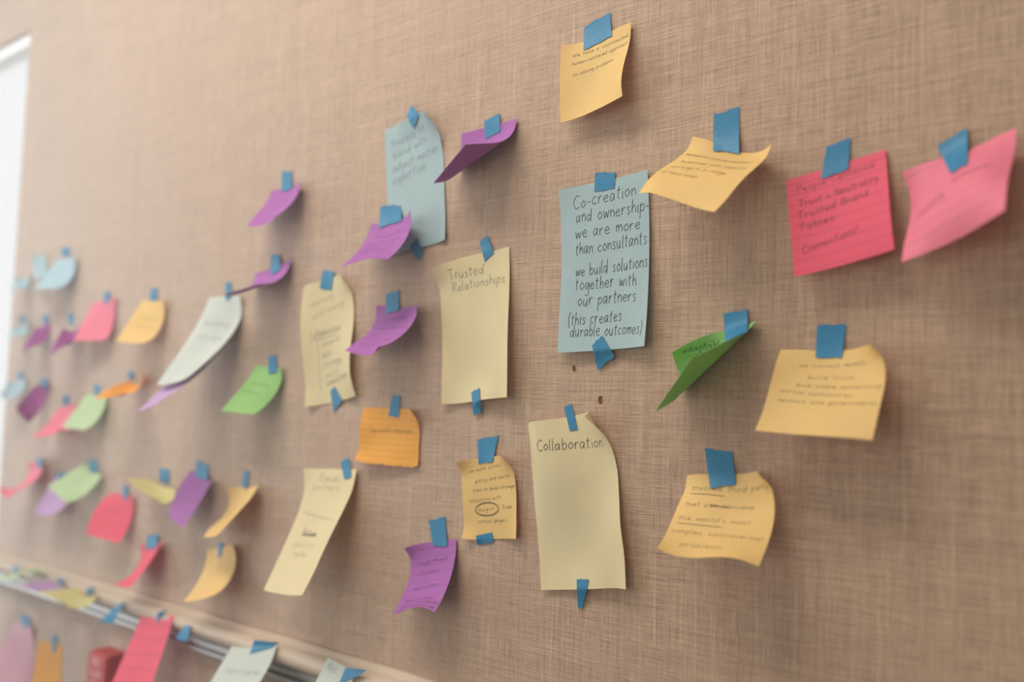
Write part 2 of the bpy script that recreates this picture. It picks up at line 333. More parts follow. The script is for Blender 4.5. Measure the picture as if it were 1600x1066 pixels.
# ---------------------------------------------------------------- sheets of paper
NOTES = [
  ('y1', 'yellow', 'amber note highest on the wall', 0, 0, [0.074, 0.0779],
   '577 -96 17774,688 -41 17771,808 -13 17778,932 -9 17790,1059 -11 17805,1185 -24 17819,1306 -36 17830,587 -117 17646,703 -76 17648,824 -50 17656,946 -38 17666,1070 -36 17678,1194 -41 17690,1316 -51 17700,597 -131 17517,716 -99 17523,837 -77 17530,959 -64 17540,1081 -62 17551,1202 -71 17563,1322 -91 17576,607 -140 17388,727 -114 17395,849 -95 17403,970 -87 17412,1092 -91 17424,1211 -109 17438,1326 -142 17456,617 -145 17258,737 -124 17266,859 -111 17274,981 -110 17284,1102 -122 17297,1220 -148 17314,1333 -191 17336,625 -148 17129,747 -133 17136,869 -129 17145,992 -136 17157,1113 -155 17171,1231 -185 17190,1345 -226 17214,633 -150 16999,757 -146 17007,880 -153 17018,1002 -169 17032,1124 -189 17047,1245 -212 17065,1366 -234 17085',
   ['776 -9 17924,834 -9 17939,892 -9 17960,950 -9 17965,1007 -9 17978,1064 -9 17989,777 -11 17889,836 -10 17902,894 -10 17915,953 -10 17928,1011 -10 17940,1068 -10 17953,779 -15 17849,838 -13 17862,897 -12 17875,956 -12 17888,1015 -12 17900,1073 -12 17912,783 -22 17807,842 -18 17821,901 -16 17835,960 -15 17848,1020 -15 17860,1079 -15 17872,788 -30 17765,847 -25 17780,906 -21 17794,966 -20 17807,1026 -19 17819,1086 -19 17831,797 -43 17720,854 -35 17737,912 -29 17752,972 -26 17765,1033 -25 17777,1094 -25 17789,805 -55 17682,861 -44 17692,918 -36 17714,980 -33 17720,1039 -30 17743,1102 -32 17753'],
   [('We take a customized,', 0.16, 0.2, 0.98, 0.17, 2, 0.7), ('human-centered approach', 0.16, 0.31, 0.97, 0.27, 2, 0.6), ('to solving problems', 0.18, 0.46, 0.76, 0.42, 2, 0.6)]),
  ('y2', 'yellow', 'yellow note overlapping the pale blue note corner', 0, 0, [0.0858, 0.0753],
   '1935 -9 16688,2074 -9 16636,2201 -9 16566,2329 -12 16502,2463 -37 16457,2595 -87 16442,2712 -168 16456,1898 -34 16579,2026 -71 16538,2156 -90 16485,2287 -108 16432,2421 -134 16388,2556 -172 16359,2691 -220 16346,1847 -111 16490,1978 -149 16451,2111 -178 16409,2245 -204 16365,2380 -232 16322,2515 -265 16285,2651 -303 16257,1796 -206 16412,1932 -236 16373,2067 -267 16334,2203 -297 16293,2338 -325 16251,2471 -354 16208,2604 -387 16170,1751 -299 16335,1889 -327 16299,2025 -356 16258,2160 -383 16214,2293 -407 16168,2426 -431 16120,2556 -459 16074,1714 -376 16250,1850 -415 16221,1983 -439 16177,2115 -457 16125,2246 -475 16073,2378 -496 16022,2508 -521 15972,1681 -430 16150,1807 -489 16129,1937 -512 16083,2069 -519 16027,2199 -527 15970,2327 -549 15919,2454 -591 15877',
   ['2129 -9 16852,2175 -8 16842,2221 -8 16845,2266 -8 16858,2311 -7 16863,2356 -7 16868,2129 -10 16794,2175 -9 16794,2221 -9 16794,2266 -8 16794,2312 -8 16794,2357 -8 16794,2130 -13 16742,2176 -11 16739,2222 -10 16737,2267 -9 16734,2313 -9 16731,2358 -10 16728,2132 -18 16688,2178 -16 16683,2223 -14 16679,2269 -13 16673,2315 -14 16667,2361 -15 16662,2137 -27 16633,2182 -25 16626,2227 -22 16619,2273 -22 16611,2321 -24 16602,2367 -27 16593,2146 -47 16576,2192 -43 16566,2235 -38 16557,2282 -38 16546,2329 -41 16535,2378 -47 16522,2161 -76 16515,2207 -74 16502,2246 -58 16503,2292 -59 16489,2339 -60 16472,2391 -73 16451'],
   [('Networks/connectedness !', 0.06, 0.27, 0.93, 0.25, 2, 0.6), ('Audiences with experts', 0.1, 0.4, 0.9, 0.38, 2, 0.6), ('working in a range', 0.07, 0.51, 0.76, 0.51, 2.1, 0.6), ('of focus areas', 0.05, 0.64, 0.52, 0.65, 2.1, 0.6)]),
  ('p1', 'pink', 'flat hot pink ruled note', 1, 0, [0.0755, 0.0824],
   '2774 -34 16192,2900 -19 16214,3025 -10 16237,3150 -9 16259,3274 -9 16281,3399 -9 16303,3523 -9 16325,2803 -75 16066,2926 -54 16085,3050 -44 16106,3174 -40 16128,3298 -41 16150,3422 -44 16173,3545 -47 16196,2829 -108 15936,2951 -86 15954,3074 -76 15975,3198 -74 15997,3321 -78 16020,3445 -85 16044,3568 -93 16069,2853 -134 15804,2975 -115 15822,3098 -107 15843,3222 -107 15865,3345 -113 15890,3468 -125 15915,3591 -139 15941,2876 -157 15670,2999 -143 15689,3122 -137 15710,3246 -138 15734,3369 -146 15759,3492 -161 15785,3613 -181 15812,2898 -179 15536,3022 -169 15556,3147 -164 15578,3271 -166 15602,3394 -174 15627,3516 -191 15653,3636 -215 15680,2921 -202 15402,3046 -194 15423,3172 -189 15446,3296 -189 15470,3419 -196 15495,3540 -211 15519,3659 -237 15543',
   ['3088 -9 16423,3122 -9 16421,3159 -9 16433,3195 -9 16441,3231 -9 16451,3266 -9 16457,3079 -10 16377,3117 -10 16385,3154 -10 16393,3191 -10 16400,3227 -10 16408,3264 -10 16415,3072 -12 16336,3111 -12 16344,3149 -12 16352,3187 -12 16360,3224 -12 16367,3262 -11 16375,3065 -16 16294,3105 -15 16302,3144 -15 16310,3183 -15 16319,3222 -14 16327,3261 -14 16335,3059 -20 16251,3100 -20 16260,3140 -19 16269,3180 -19 16278,3220 -19 16287,3260 -18 16295,3054 -27 16208,3096 -27 16217,3137 -26 16227,3178 -25 16236,3219 -25 16245,3259 -24 16255,3050 -35 16171,3092 -36 16169,3134 -33 16185,3176 -32 16190,3218 -32 16199,3260 -30 16220'],
   [('People-Centered', 0.1, 0.17, 0.88, 0.14, 3.2, 0.75), ('Trust + Neutrality', 0.1, 0.33, 0.9, 0.29, 3.3, 0.75), ('Trusted Brand', 0.08, 0.45, 0.8, 0.41, 3.3, 0.75), ('Tables', 0.08, 0.57, 0.44, 0.55, 3.3, 0.75), ('Connections!', 0.1, 0.8, 0.66, 0.74, 3.7, 0.75)]),
  ('p2', 'pink2', 'rightmost hot pink note', 1, 0, [0.078, 0.082],
   '3642 -9 16141,3773 -9 16181,3907 -9 16201,4038 -24 16219,4162 -52 16245,4284 -90 16277,4407 -131 16304,3684 -15 16016,3797 -61 16060,3915 -97 16096,4035 -128 16127,4157 -155 16153,4282 -175 16171,4410 -179 16174,3714 -61 15894,3812 -129 15944,3918 -184 15991,4032 -228 16031,4154 -258 16060,4282 -270 16074,4411 -258 16065,3730 -129 15776,3823 -202 15829,3924 -266 15879,4035 -317 15924,4157 -352 15958,4285 -367 15976,4414 -355 15971,3735 -206 15661,3833 -274 15712,3938 -333 15760,4050 -385 15805,4168 -427 15843,4292 -454 15871,4421 -456 15880,3737 -284 15548,3849 -336 15591,3965 -377 15635,4080 -421 15678,4193 -470 15718,4307 -518 15753,4431 -548 15781,3745 -358 15428,3877 -377 15465,4008 -387 15509,4130 -416 15552,4238 -471 15590,4337 -547 15623,4437 -616 15658',
   ['3881 -18 16294,3921 -16 16312,3959 -15 16334,4000 -16 16348,4038 -17 16376,4078 -18 16386,3897 -23 16258,3934 -22 16276,3970 -21 16294,4007 -23 16311,4044 -24 16328,4080 -25 16345,3915 -37 16218,3949 -36 16235,3983 -36 16251,4017 -38 16267,4051 -40 16283,4084 -40 16299,3938 -66 16175,3969 -65 16190,4000 -66 16205,4030 -67 16220,4061 -68 16235,4091 -67 16250,3965 -113 16127,3993 -114 16141,4021 -114 16155,4048 -113 16169,4075 -112 16183,4102 -110 16197,3996 -174 16076,4021 -178 16088,4046 -178 16101,4069 -173 16114,4094 -174 16127,4117 -168 16141,4025 -239 16029,4052 -251 16032,4073 -250 16046,4089 -233 16068,4118 -254 16061,4133 -232 16089'],
   [('Convening', 0.15, 0.62, 0.45, 0.58, 2.6, 0.5), ('neutral parties', 0.52, 0.48, 0.85, 0.42, 2.6, 0.5)]),
  ('g1', 'green', 'curled bright green note with its back showing', 1, 0, [0.076, 0.076],
   '1894 -220 14847,1979 -154 14914,2072 -91 14972,2179 -38 15014,2298 -9 15043,2422 -10 15066,2540 -43 15098,1855 -113 14792,1957 -56 14839,2073 -18 14871,2197 -10 14895,2318 -34 14923,2427 -82 14965,2524 -141 15021,1849 -31 14699,1971 -13 14724,2094 -27 14750,2207 -69 14787,2307 -126 14839,2398 -188 14902,2486 -250 14969,1869 -23 14577,1986 -58 14610,2090 -111 14658,2183 -172 14718,2271 -235 14785,2360 -297 14851,2448 -359 14917,1872 -98 14477,1968 -157 14535,2057 -219 14601,2145 -281 14667,2233 -344 14733,2321 -406 14799,2410 -468 14865,1842 -204 14416,1930 -266 14483,2018 -328 14549,2107 -391 14615,2195 -453 14681,2283 -515 14747,2372 -577 14814,1804 -313 14365,1892 -375 14431,1980 -438 14497,2068 -500 14563,2157 -562 14629,2245 -624 14695,2334 -686 14761',
   ['2242 -9 15173,2285 -10 15177,2327 -11 15186,2370 -12 15183,2412 -14 15187,2454 -14 15204,2246 -11 15129,2288 -11 15137,2330 -12 15145,2372 -14 15152,2414 -16 15160,2455 -17 15168,2250 -14 15090,2292 -14 15100,2333 -15 15109,2375 -17 15118,2418 -21 15127,2459 -23 15137,2256 -20 15051,2299 -23 15062,2340 -24 15073,2381 -27 15084,2423 -30 15094,2464 -33 15105,2268 -37 15011,2315 -50 15023,2358 -57 15035,2398 -57 15047,2437 -58 15059,2477 -58 15071,2293 -80 14970,2356 -126 14979,2403 -142 14992,2437 -133 15006,2468 -119 15021,2501 -108 15036,2330 -146 14930,2437 -281 14928,2483 -300 14946,2499 -255 14963,2514 -210 14984,2532 -170 15005'],
   [('adaptable', 0.11, 0.12, 0.58, 0.17, 3.3, 1), ('d', 0.19, 0.25, 0.25, 0.26, 3.3, 1)]),
  ('v1', 'violet', 'violet note curled to a point, topmost violet', 0, 0, [0.076, 0.076],
   '-759 -9 17168,-633 -9 17171,-506 -10 17174,-379 -13 17177,-253 -16 17180,-126 -20 17184,0 -27 17187,-756 -9 17041,-629 -9 17044,-503 -9 17047,-376 -16 17051,-250 -26 17055,-124 -42 17059,0 -62 17066,-753 -9 16914,-626 -14 16918,-501 -29 16923,-376 -49 16929,-252 -74 16938,-130 -105 16951,-9 -139 16967,-752 -36 16792,-628 -61 16801,-506 -91 16813,-385 -125 16829,-266 -163 16850,-148 -203 16875,-33 -246 16904,-761 -110 16691,-641 -148 16711,-524 -188 16736,-408 -231 16765,-294 -274 16798,-180 -318 16833,-68 -363 16870,-783 -215 16625,-669 -259 16658,-555 -303 16693,-443 -347 16730,-330 -392 16768,-217 -436 16805,-105 -480 16843,-818 -332 16590,-705 -376 16628,-592 -421 16665,-480 -465 16702,-367 -509 16740,-254 -554 16776,-141 -598 16813',
   ['-448 -14 17241,-407 -13 17248,-367 -13 17264,-326 -12 17269,-286 -12 17283,-245 -12 17289,-441 -15 17208,-400 -15 17218,-360 -15 17228,-320 -14 17238,-280 -14 17248,-240 -14 17258,-434 -18 17176,-392 -19 17186,-353 -18 17196,-313 -18 17206,-273 -18 17215,-233 -18 17225,-428 -18 17146,-387 -19 17155,-346 -20 17164,-306 -21 17173,-265 -22 17182,-225 -23 17191,-423 -19 17115,-382 -20 17124,-341 -21 17133,-300 -23 17142,-260 -24 17151,-220 -25 17159,-417 -20 17084,-376 -21 17093,-335 -23 17102,-295 -24 17110,-254 -26 17119,-214 -28 17127,-410 -21 17048,-370 -22 17062,-329 -25 17069,-289 -26 17080,-248 -29 17087,-207 -31 17095'],
   []),
  ('b1', 'blue', 'upper pale blue long note', 0, 0, [0.0879, 0.1446],
   '-1942 -9 17410,-1800 -18 17420,-1659 -51 17430,-1518 -67 17442,-1374 -83 17458,-1236 -131 17464,-1133 -228 17428,-1921 -9 17166,-1776 -9 17180,-1631 -9 17195,-1485 -10 17212,-1340 -20 17229,-1195 -41 17245,-1053 -80 17257,-1894 -9 16925,-1749 -9 16941,-1603 -9 16957,-1457 -9 16974,-1311 -9 16991,-1165 -9 17009,-1018 -13 17027,-1865 -9 16685,-1721 -10 16701,-1575 -13 16718,-1429 -13 16734,-1283 -11 16752,-1137 -9 16769,-992 -9 16786,-1838 -9 16446,-1693 -16 16462,-1548 -19 16479,-1402 -19 16496,-1256 -18 16513,-1110 -17 16530,-965 -18 16546,-1811 -13 16205,-1665 -25 16222,-1520 -31 16239,-1374 -27 16256,-1229 -20 16273,-1083 -17 16290,-938 -22 16307,-1782 -15 15965,-1638 -38 15983,-1493 -50 16000,-1348 -37 16016,-1201 -17 16033,-1055 -17 16051,-912 -45 16070',
   ['-1553 -50 17495,-1544 -46 17520,-1535 -40 17542,-1526 -33 17564,-1518 -28 17589,-1505 -25 17609,-1526 -60 17465,-1514 -57 17488,-1507 -49 17514,-1500 -42 17539,-1492 -36 17563,-1481 -32 17587,-1489 -75 17430,-1472 -77 17452,-1471 -65 17481,-1466 -56 17508,-1457 -50 17533,-1447 -46 17558,-1473 -72 17403,-1455 -75 17426,-1434 -81 17447,-1429 -72 17475,-1418 -69 17501,-1408 -64 17527,-1459 -66 17378,-1441 -70 17401,-1419 -77 17424,-1396 -85 17445,-1375 -91 17468,-1367 -85 17496,-1445 -61 17352,-1426 -65 17377,-1404 -73 17400,-1380 -82 17422,-1355 -92 17444,-1330 -102 17466,-1431 -57 17328,-1413 -62 17355,-1387 -70 17375,-1364 -80 17401,-1334 -91 17418,-1310 -104 17444', '-1430 -52 16040,-1412 -49 16060,-1396 -46 16081,-1372 -43 16093,-1356 -41 16116,-1337 -39 16134,-1404 -52 16010,-1388 -49 16030,-1371 -46 16050,-1354 -43 16069,-1338 -40 16089,-1320 -39 16108,-1390 -43 15986,-1367 -47 16004,-1351 -45 16022,-1334 -43 16041,-1319 -40 16060,-1302 -38 16078,-1378 -33 15963,-1358 -35 15980,-1337 -37 15997,-1314 -42 16013,-1300 -38 16031,-1284 -36 16049,-1365 -23 15939,-1346 -25 15955,-1326 -28 15972,-1306 -30 15988,-1288 -31 16004,-1268 -33 16020,-1349 -17 15915,-1331 -18 15930,-1313 -20 15946,-1294 -22 15962,-1275 -24 15977,-1257 -25 15993,-1326 -13 15885,-1310 -14 15901,-1292 -16 15915,-1276 -17 15932,-1263 -19 15953,-1245 -20 15967'],
   [('Process to', 0.12, 0.17, 0.75, 0.13, 5, 0.35), ('blend with', 0.14, 0.26, 0.75, 0.22, 5, 0.35), ('subject matter', 0.12, 0.36, 0.92, 0.32, 5, 0.35), ('expertise', 0.12, 0.46, 0.7, 0.42, 6, 0.35)]),
  ('c1', 'cream', 'cream long note reading Trusted Relationships', 0, 0, [0.0968, 0.1464],
   '-1031 -115 15764,-874 -87 15809,-710 -78 15840,-546 -64 15867,-384 -39 15889,-223 -12 15905,-63 -9 15929,-993 -10 15553,-833 -26 15579,-673 -37 15603,-514 -40 15625,-354 -38 15646,-193 -34 15664,-33 -29 15682,-960 -9 15316,-799 -9 15339,-640 -14 15362,-482 -25 15382,-324 -39 15402,-166 -51 15421,-7 -57 15437,-932 -11 15077,-770 -9 15099,-610 -9 15120,-451 -17 15139,-294 -37 15158,-138 -64 15176,18 -91 15195,-905 -25 14843,-742 -10 14861,-582 -9 14878,-423 -13 14896,-266 -37 14914,-111 -76 14932,43 -119 14953,-876 -52 14609,-719 -15 14620,-559 -9 14635,-399 -21 14653,-242 -51 14671,-87 -93 14689,66 -137 14706,-858 -60 14372,-698 -33 14379,-538 -39 14395,-383 -69 14414,-226 -95 14432,-66 -106 14446,83 -151 14455',
   ['-450 -19 16006,-429 -17 16015,-414 -15 16036,-391 -13 16040,-374 -12 16057,-351 -11 16062,-433 -24 15971,-413 -21 15983,-395 -18 15996,-376 -16 16008,-356 -14 16021,-335 -13 16033,-410 -34 15933,-393 -29 15947,-375 -24 15961,-357 -21 15975,-338 -18 15988,-318 -16 16002,-386 -46 15895,-371 -38 15911,-354 -32 15926,-337 -27 15941,-319 -23 15956,-300 -20 15971,-372 -46 15860,-353 -43 15876,-333 -40 15891,-317 -34 15908,-300 -28 15924,-282 -24 15939,-359 -45 15825,-340 -42 15842,-321 -39 15859,-302 -35 15875,-284 -31 15892,-265 -27 15909,-347 -43 15789,-329 -41 15812,-309 -39 15831,-289 -35 15846,-269 -31 15860,-250 -28 15878', '-468 -50 14495,-445 -52 14504,-423 -54 14522,-397 -57 14521,-374 -60 14534,-352 -61 14546,-456 -55 14459,-433 -58 14468,-409 -60 14478,-386 -63 14487,-363 -66 14496,-340 -68 14505,-443 -62 14420,-416 -68 14429,-394 -70 14439,-371 -73 14448,-347 -76 14457,-324 -80 14465,-440 -57 14382,-412 -65 14391,-384 -74 14400,-359 -79 14408,-333 -85 14417,-308 -91 14426,-444 -45 14343,-420 -49 14352,-395 -54 14361,-371 -58 14369,-348 -62 14378,-326 -64 14387,-447 -33 14304,-425 -35 14313,-403 -38 14322,-381 -41 14330,-359 -43 14339,-338 -44 14348,-446 -25 14260,-426 -27 14277,-403 -29 14277,-384 -31 14296,-362 -32 14300,-342 -33 14309'],
   [('Trusted', 0.18, 0.125, 0.66, 0.145, 5.5, 0.55), ('Relationships', 0.2, 0.215, 0.94, 0.235, 5.2, 0.55)]),
  ('b2', 'blue', 'pale blue note reading Co-creation', 0, 0, [0.0967, 0.1545],
   '542 -39 16400,704 -22 16412,865 -11 16422,1027 -9 16430,1188 -9 16439,1349 -17 16449,1509 -32 16460,560 -9 16145,720 -12 16155,880 -13 16164,1041 -14 16173,1202 -15 16182,1363 -18 16191,1524 -25 16201,573 -9 15889,733 -9 15898,894 -12 15907,1055 -16 15916,1216 -19 15925,1377 -23 15934,1537 -28 15942,584 -11 15633,745 -11 15642,906 -13 15650,1067 -17 15659,1228 -23 15667,1389 -31 15676,1549 -41 15684,593 -32 15378,755 -23 15386,917 -19 15394,1078 -22 15402,1239 -30 15410,1399 -44 15418,1559 -62 15426,604 -57 15124,766 -44 15130,927 -36 15137,1088 -36 15145,1249 -44 15153,1408 -62 15161,1566 -91 15169,617 -82 14871,776 -76 14876,937 -67 14882,1097 -63 14889,1257 -67 14896,1415 -87 14904,1571 -128 14912',
   ['942 -10 16517,986 -10 16512,1030 -10 16509,1074 -11 16499,1117 -11 16492,1161 -12 16492,941 -11 16488,985 -11 16484,1029 -11 16479,1073 -12 16474,1117 -12 16469,1160 -13 16464,941 -13 16458,985 -13 16454,1029 -13 16451,1073 -14 16447,1117 -14 16443,1160 -15 16439,941 -15 16428,985 -15 16425,1029 -15 16423,1073 -15 16420,1116 -15 16417,1159 -15 16415,940 -16 16398,984 -16 16396,1028 -16 16395,1072 -16 16393,1115 -16 16392,1158 -16 16390,939 -16 16368,983 -16 16368,1027 -17 16367,1071 -16 16367,1114 -16 16366,1157 -16 16366,938 -17 16339,982 -17 16342,1026 -17 16336,1070 -17 16340,1113 -17 16345,1156 -17 16341', '991 -67 14935,1013 -65 14949,1028 -63 14976,1052 -61 14985,1070 -60 15004,1091 -59 15018,1003 -70 14902,1026 -68 14919,1048 -65 14935,1071 -63 14952,1093 -62 14969,1117 -61 14985,1008 -61 14864,1041 -70 14882,1066 -68 14900,1091 -67 14918,1116 -65 14936,1142 -64 14954,1009 -47 14827,1042 -52 14847,1074 -58 14866,1111 -69 14885,1139 -68 14904,1167 -67 14923,1011 -34 14790,1045 -38 14811,1081 -44 14832,1117 -52 14852,1152 -58 14873,1191 -70 14893,1015 -24 14753,1051 -27 14775,1088 -32 14798,1126 -39 14820,1164 -45 14842,1201 -52 14864,1022 -18 14716,1062 -21 14736,1097 -25 14769,1136 -31 14793,1181 -37 14806,1214 -42 14839'],
   [('Co-creation', 0.16, 0.135, 0.86, 0.125, 6.6, 1), ('and ownership-', 0.18, 0.22, 1.0, 0.23, 6.6, 1), ('we are more', 0.17, 0.315, 0.9, 0.325, 6.6, 1), ('than consultants', 0.17, 0.415, 0.97, 0.42, 6.6, 1), ('we build solutions', 0.17, 0.545, 0.98, 0.55, 6.2, 1), ('together with', 0.17, 0.625, 0.86, 0.645, 6.6, 1), ('our partners', 0.2, 0.725, 0.86, 0.735, 6.6, 1), ('(this creates', 0.1, 0.835, 0.7, 0.84, 6.2, 1), ('durable outcomes)', 0.13, 0.905, 0.95, 0.925, 6.2, 1)]),
  ('c2', 'cream', 'cream long note reading Collaboration', 0, 0, [0.099, 0.1535],
   '233 -9 14209,359 -103 14233,517 -83 14259,667 -25 14281,822 -9 14313,973 -70 14343,1027 -211 14299,278 -9 13961,406 -101 13979,566 -107 14008,723 -63 14035,878 -16 14067,1038 -12 14103,1179 -91 14123,310 -9 13707,454 -83 13728,615 -102 13757,776 -78 13788,934 -35 13820,1093 -9 13855,1252 -32 13896,345 -9 13454,503 -48 13480,664 -70 13508,825 -63 13539,987 -40 13571,1148 -25 13605,1301 -56 13647,387 -9 13204,551 -15 13232,712 -31 13259,873 -37 13289,1036 -38 13321,1198 -53 13354,1350 -99 13390,430 -22 12956,593 -9 12981,757 -12 13008,920 -25 13038,1082 -44 13069,1243 -72 13100,1401 -105 13129,470 -40 12706,634 -34 12731,798 -40 12758,960 -56 12786,1123 -66 12817,1286 -73 12847,1436 -126 12865',
   ['657 -14 14380,673 -13 14386,690 -12 14387,705 -11 14396,720 -10 14406,738 -10 14406,670 -17 14347,686 -16 14351,702 -14 14355,719 -13 14359,735 -12 14363,752 -11 14367,686 -22 14310,702 -20 14314,718 -18 14318,733 -16 14322,749 -14 14326,766 -13 14330,704 -28 14273,718 -25 14277,733 -22 14281,748 -19 14285,764 -17 14289,780 -16 14293,720 -33 14235,734 -29 14239,749 -26 14243,763 -23 14247,778 -20 14251,794 -19 14255,735 -37 14198,749 -33 14202,764 -29 14206,778 -26 14210,793 -23 14214,808 -21 14218,752 -41 14159,764 -37 14168,777 -32 14173,793 -28 14172,809 -26 14173,823 -23 14179', '869 -48 12857,897 -49 12863,925 -52 12873,953 -54 12868,981 -56 12878,1007 -58 12876,875 -51 12816,900 -52 12821,925 -55 12826,950 -57 12831,975 -59 12835,1000 -60 12840,881 -55 12776,904 -56 12780,927 -60 12785,949 -61 12789,970 -63 12793,993 -65 12798,876 -41 12732,895 -42 12736,914 -44 12740,933 -45 12743,951 -46 12747,970 -47 12750,871 -29 12689,887 -30 12691,902 -31 12694,918 -31 12697,934 -32 12700,949 -32 12703,868 -20 12646,881 -21 12648,894 -21 12650,906 -21 12652,919 -22 12654,931 -22 12657,870 -16 12598,879 -16 12604,888 -16 12600,898 -16 12608,908 -17 12613,917 -17 12613'],
   [('Collaboration', 0.2, 0.175, 0.88, 0.215, 5.6, 1)]),
  ('y3', 'yellow', 'small yellow note with a circled word', 0, 0, [0.0729, 0.0785],
   '-614 -74 13800,-500 -37 13831,-382 -13 13851,-262 -9 13869,-144 -30 13886,-34 -82 13896,61 -158 13883,-603 -13 13687,-483 -10 13704,-363 -9 13722,-243 -9 13740,-124 -20 13757,-6 -44 13774,109 -80 13790,-585 -9 13557,-465 -9 13575,-344 -9 13593,-224 -10 13610,-104 -19 13628,16 -33 13646,134 -50 13664,-566 -15 13428,-446 -9 13446,-325 -9 13463,-205 -12 13481,-85 -22 13498,34 -37 13516,153 -52 13532,-548 -17 13300,-427 -9 13317,-307 -9 13334,-187 -12 13352,-67 -25 13369,52 -44 13386,170 -66 13402,-528 -22 13171,-408 -9 13188,-288 -9 13205,-168 -11 13222,-48 -22 13239,70 -45 13256,185 -79 13271,-502 -82 13064,-389 -36 13062,-270 -11 13076,-149 -9 13093,-30 -16 13110,87 -44 13126,197 -92 13139',
   ['-401 -8 14031,-345 -8 14046,-290 -8 14060,-235 -8 14067,-182 -9 14071,-125 -9 14094,-396 -8 13991,-344 -8 14001,-292 -9 14012,-240 -9 14022,-189 -10 14033,-138 -10 14043,-391 -10 13952,-342 -10 13961,-294 -10 13971,-245 -11 13980,-196 -12 13989,-148 -12 13999,-385 -12 13913,-340 -12 13921,-295 -12 13929,-248 -13 13938,-201 -16 13946,-156 -16 13955,-378 -16 13874,-337 -14 13881,-295 -14 13888,-252 -15 13896,-208 -18 13903,-163 -22 13911,-371 -20 13835,-335 -16 13841,-297 -15 13847,-256 -17 13853,-214 -21 13860,-167 -31 13867,-368 -18 13794,-334 -16 13802,-298 -16 13813,-262 -17 13813,-223 -20 13820,-184 -25 13824', '-358 -32 13103,-323 -26 13113,-286 -21 13122,-248 -17 13133,-209 -16 13144,-168 -16 13155,-356 -32 13090,-319 -26 13100,-283 -21 13110,-245 -17 13120,-205 -16 13130,-165 -16 13140,-350 -35 13076,-315 -27 13085,-279 -21 13094,-241 -17 13104,-201 -16 13115,-161 -16 13125,-347 -35 13061,-313 -26 13070,-276 -20 13079,-238 -17 13089,-198 -16 13099,-157 -15 13110,-351 -26 13044,-313 -22 13054,-275 -18 13064,-235 -16 13074,-195 -15 13084,-153 -15 13094,-355 -19 13028,-314 -17 13038,-274 -15 13048,-233 -14 13058,-192 -13 13068,-151 -13 13079,-355 -15 13010,-313 -14 13021,-272 -13 13034,-231 -12 13043,-190 -12 13055,-148 -12 13062'],
   [('we work across', 0.15, 0.17, 0.75, 0.13, 2, 0.7), ('policy and sector', 0.25, 0.3, 0.92, 0.27, 2, 0.7), ('lines to build stronger', 0.2, 0.41, 1.0, 0.4, 2, 0.7), ('solutions with', 0.13, 0.54, 0.7, 0.52, 2, 0.7), ('buy-in', 0.28, 0.66, 0.56, 0.65, 2.4, 0.8), ('from', 0.72, 0.65, 0.9, 0.65, 2.4, 0.9), ('critical players', 0.25, 0.8, 0.78, 0.8, 2.2, 0.7)]),
  ('v2', 'violet', 'lowest violet ruled note', 1, 0, [0.0703, 0.075],
   '-1322 -64 12871,-1210 -50 12911,-1095 -36 12943,-981 -23 12969,-865 -12 12993,-750 -9 13017,-635 -9 13039,-1290 -9 12767,-1178 -23 12794,-1066 -30 12821,-952 -32 12847,-839 -33 12873,-725 -36 12898,-610 -41 12925,-1264 -17 12646,-1152 -37 12672,-1039 -49 12700,-925 -58 12727,-812 -68 12755,-699 -79 12784,-586 -88 12813,-1243 -71 12530,-1131 -84 12559,-1016 -96 12587,-902 -107 12616,-789 -121 12645,-676 -136 12675,-563 -148 12705,-1226 -146 12428,-1113 -156 12459,-999 -167 12488,-886 -181 12517,-773 -195 12547,-659 -209 12575,-545 -219 12600,-1210 -229 12338,-1098 -243 12371,-987 -259 12404,-876 -275 12437,-764 -289 12466,-649 -298 12488,-534 -298 12497,-1192 -306 12248,-1085 -335 12288,-982 -362 12334,-875 -385 12377,-762 -400 12409,-647 -401 12419,-538 -386 12394',
   ['-1040 -9 13185,-992 -9 13197,-942 -8 13196,-898 -8 13219,-851 -8 13231,-805 -8 13247,-1023 -10 13137,-977 -10 13148,-932 -9 13159,-887 -9 13170,-842 -9 13181,-797 -9 13191,-1007 -12 13095,-963 -12 13105,-919 -11 13115,-876 -11 13124,-832 -10 13134,-789 -10 13144,-990 -16 13053,-947 -15 13062,-906 -14 13071,-864 -13 13080,-821 -13 13088,-779 -13 13097,-971 -22 13012,-931 -20 13020,-891 -18 13027,-850 -17 13035,-809 -17 13043,-769 -17 13050,-950 -29 12972,-913 -25 12978,-875 -23 12984,-836 -23 12991,-796 -22 12997,-756 -23 13004,-937 -31 12936,-898 -29 12937,-862 -27 12948,-820 -29 12944,-782 -29 12951,-742 -30 12953'],
   [('Thought Project', 0.15, 0.29, 0.85, 0.26, 2.1, 0.75), ('Conveners', 0.25, 0.42, 0.72, 0.4, 2.1, 0.6), ('+', 0.45, 0.52, 0.5, 0.52, 1.7, 0.6), ('basic science', 0.22, 0.63, 0.75, 0.61, 2.1, 0.75), ('+', 0.42, 0.71, 0.47, 0.71, 1.7, 0.6), ('Places for ideas,', 0.15, 0.83, 0.8, 0.82, 2.1, 0.7), ('and room for debate', 0.12, 0.92, 0.95, 0.9, 2, 0.7), ('what is next for us', 0.12, 0.985, 0.95, 0.97, 1.9, 0.7)]),
  ('o1', 'orange', 'orange ruled note with torn bottom edge', 1, 1, [0.0886, 0.061],
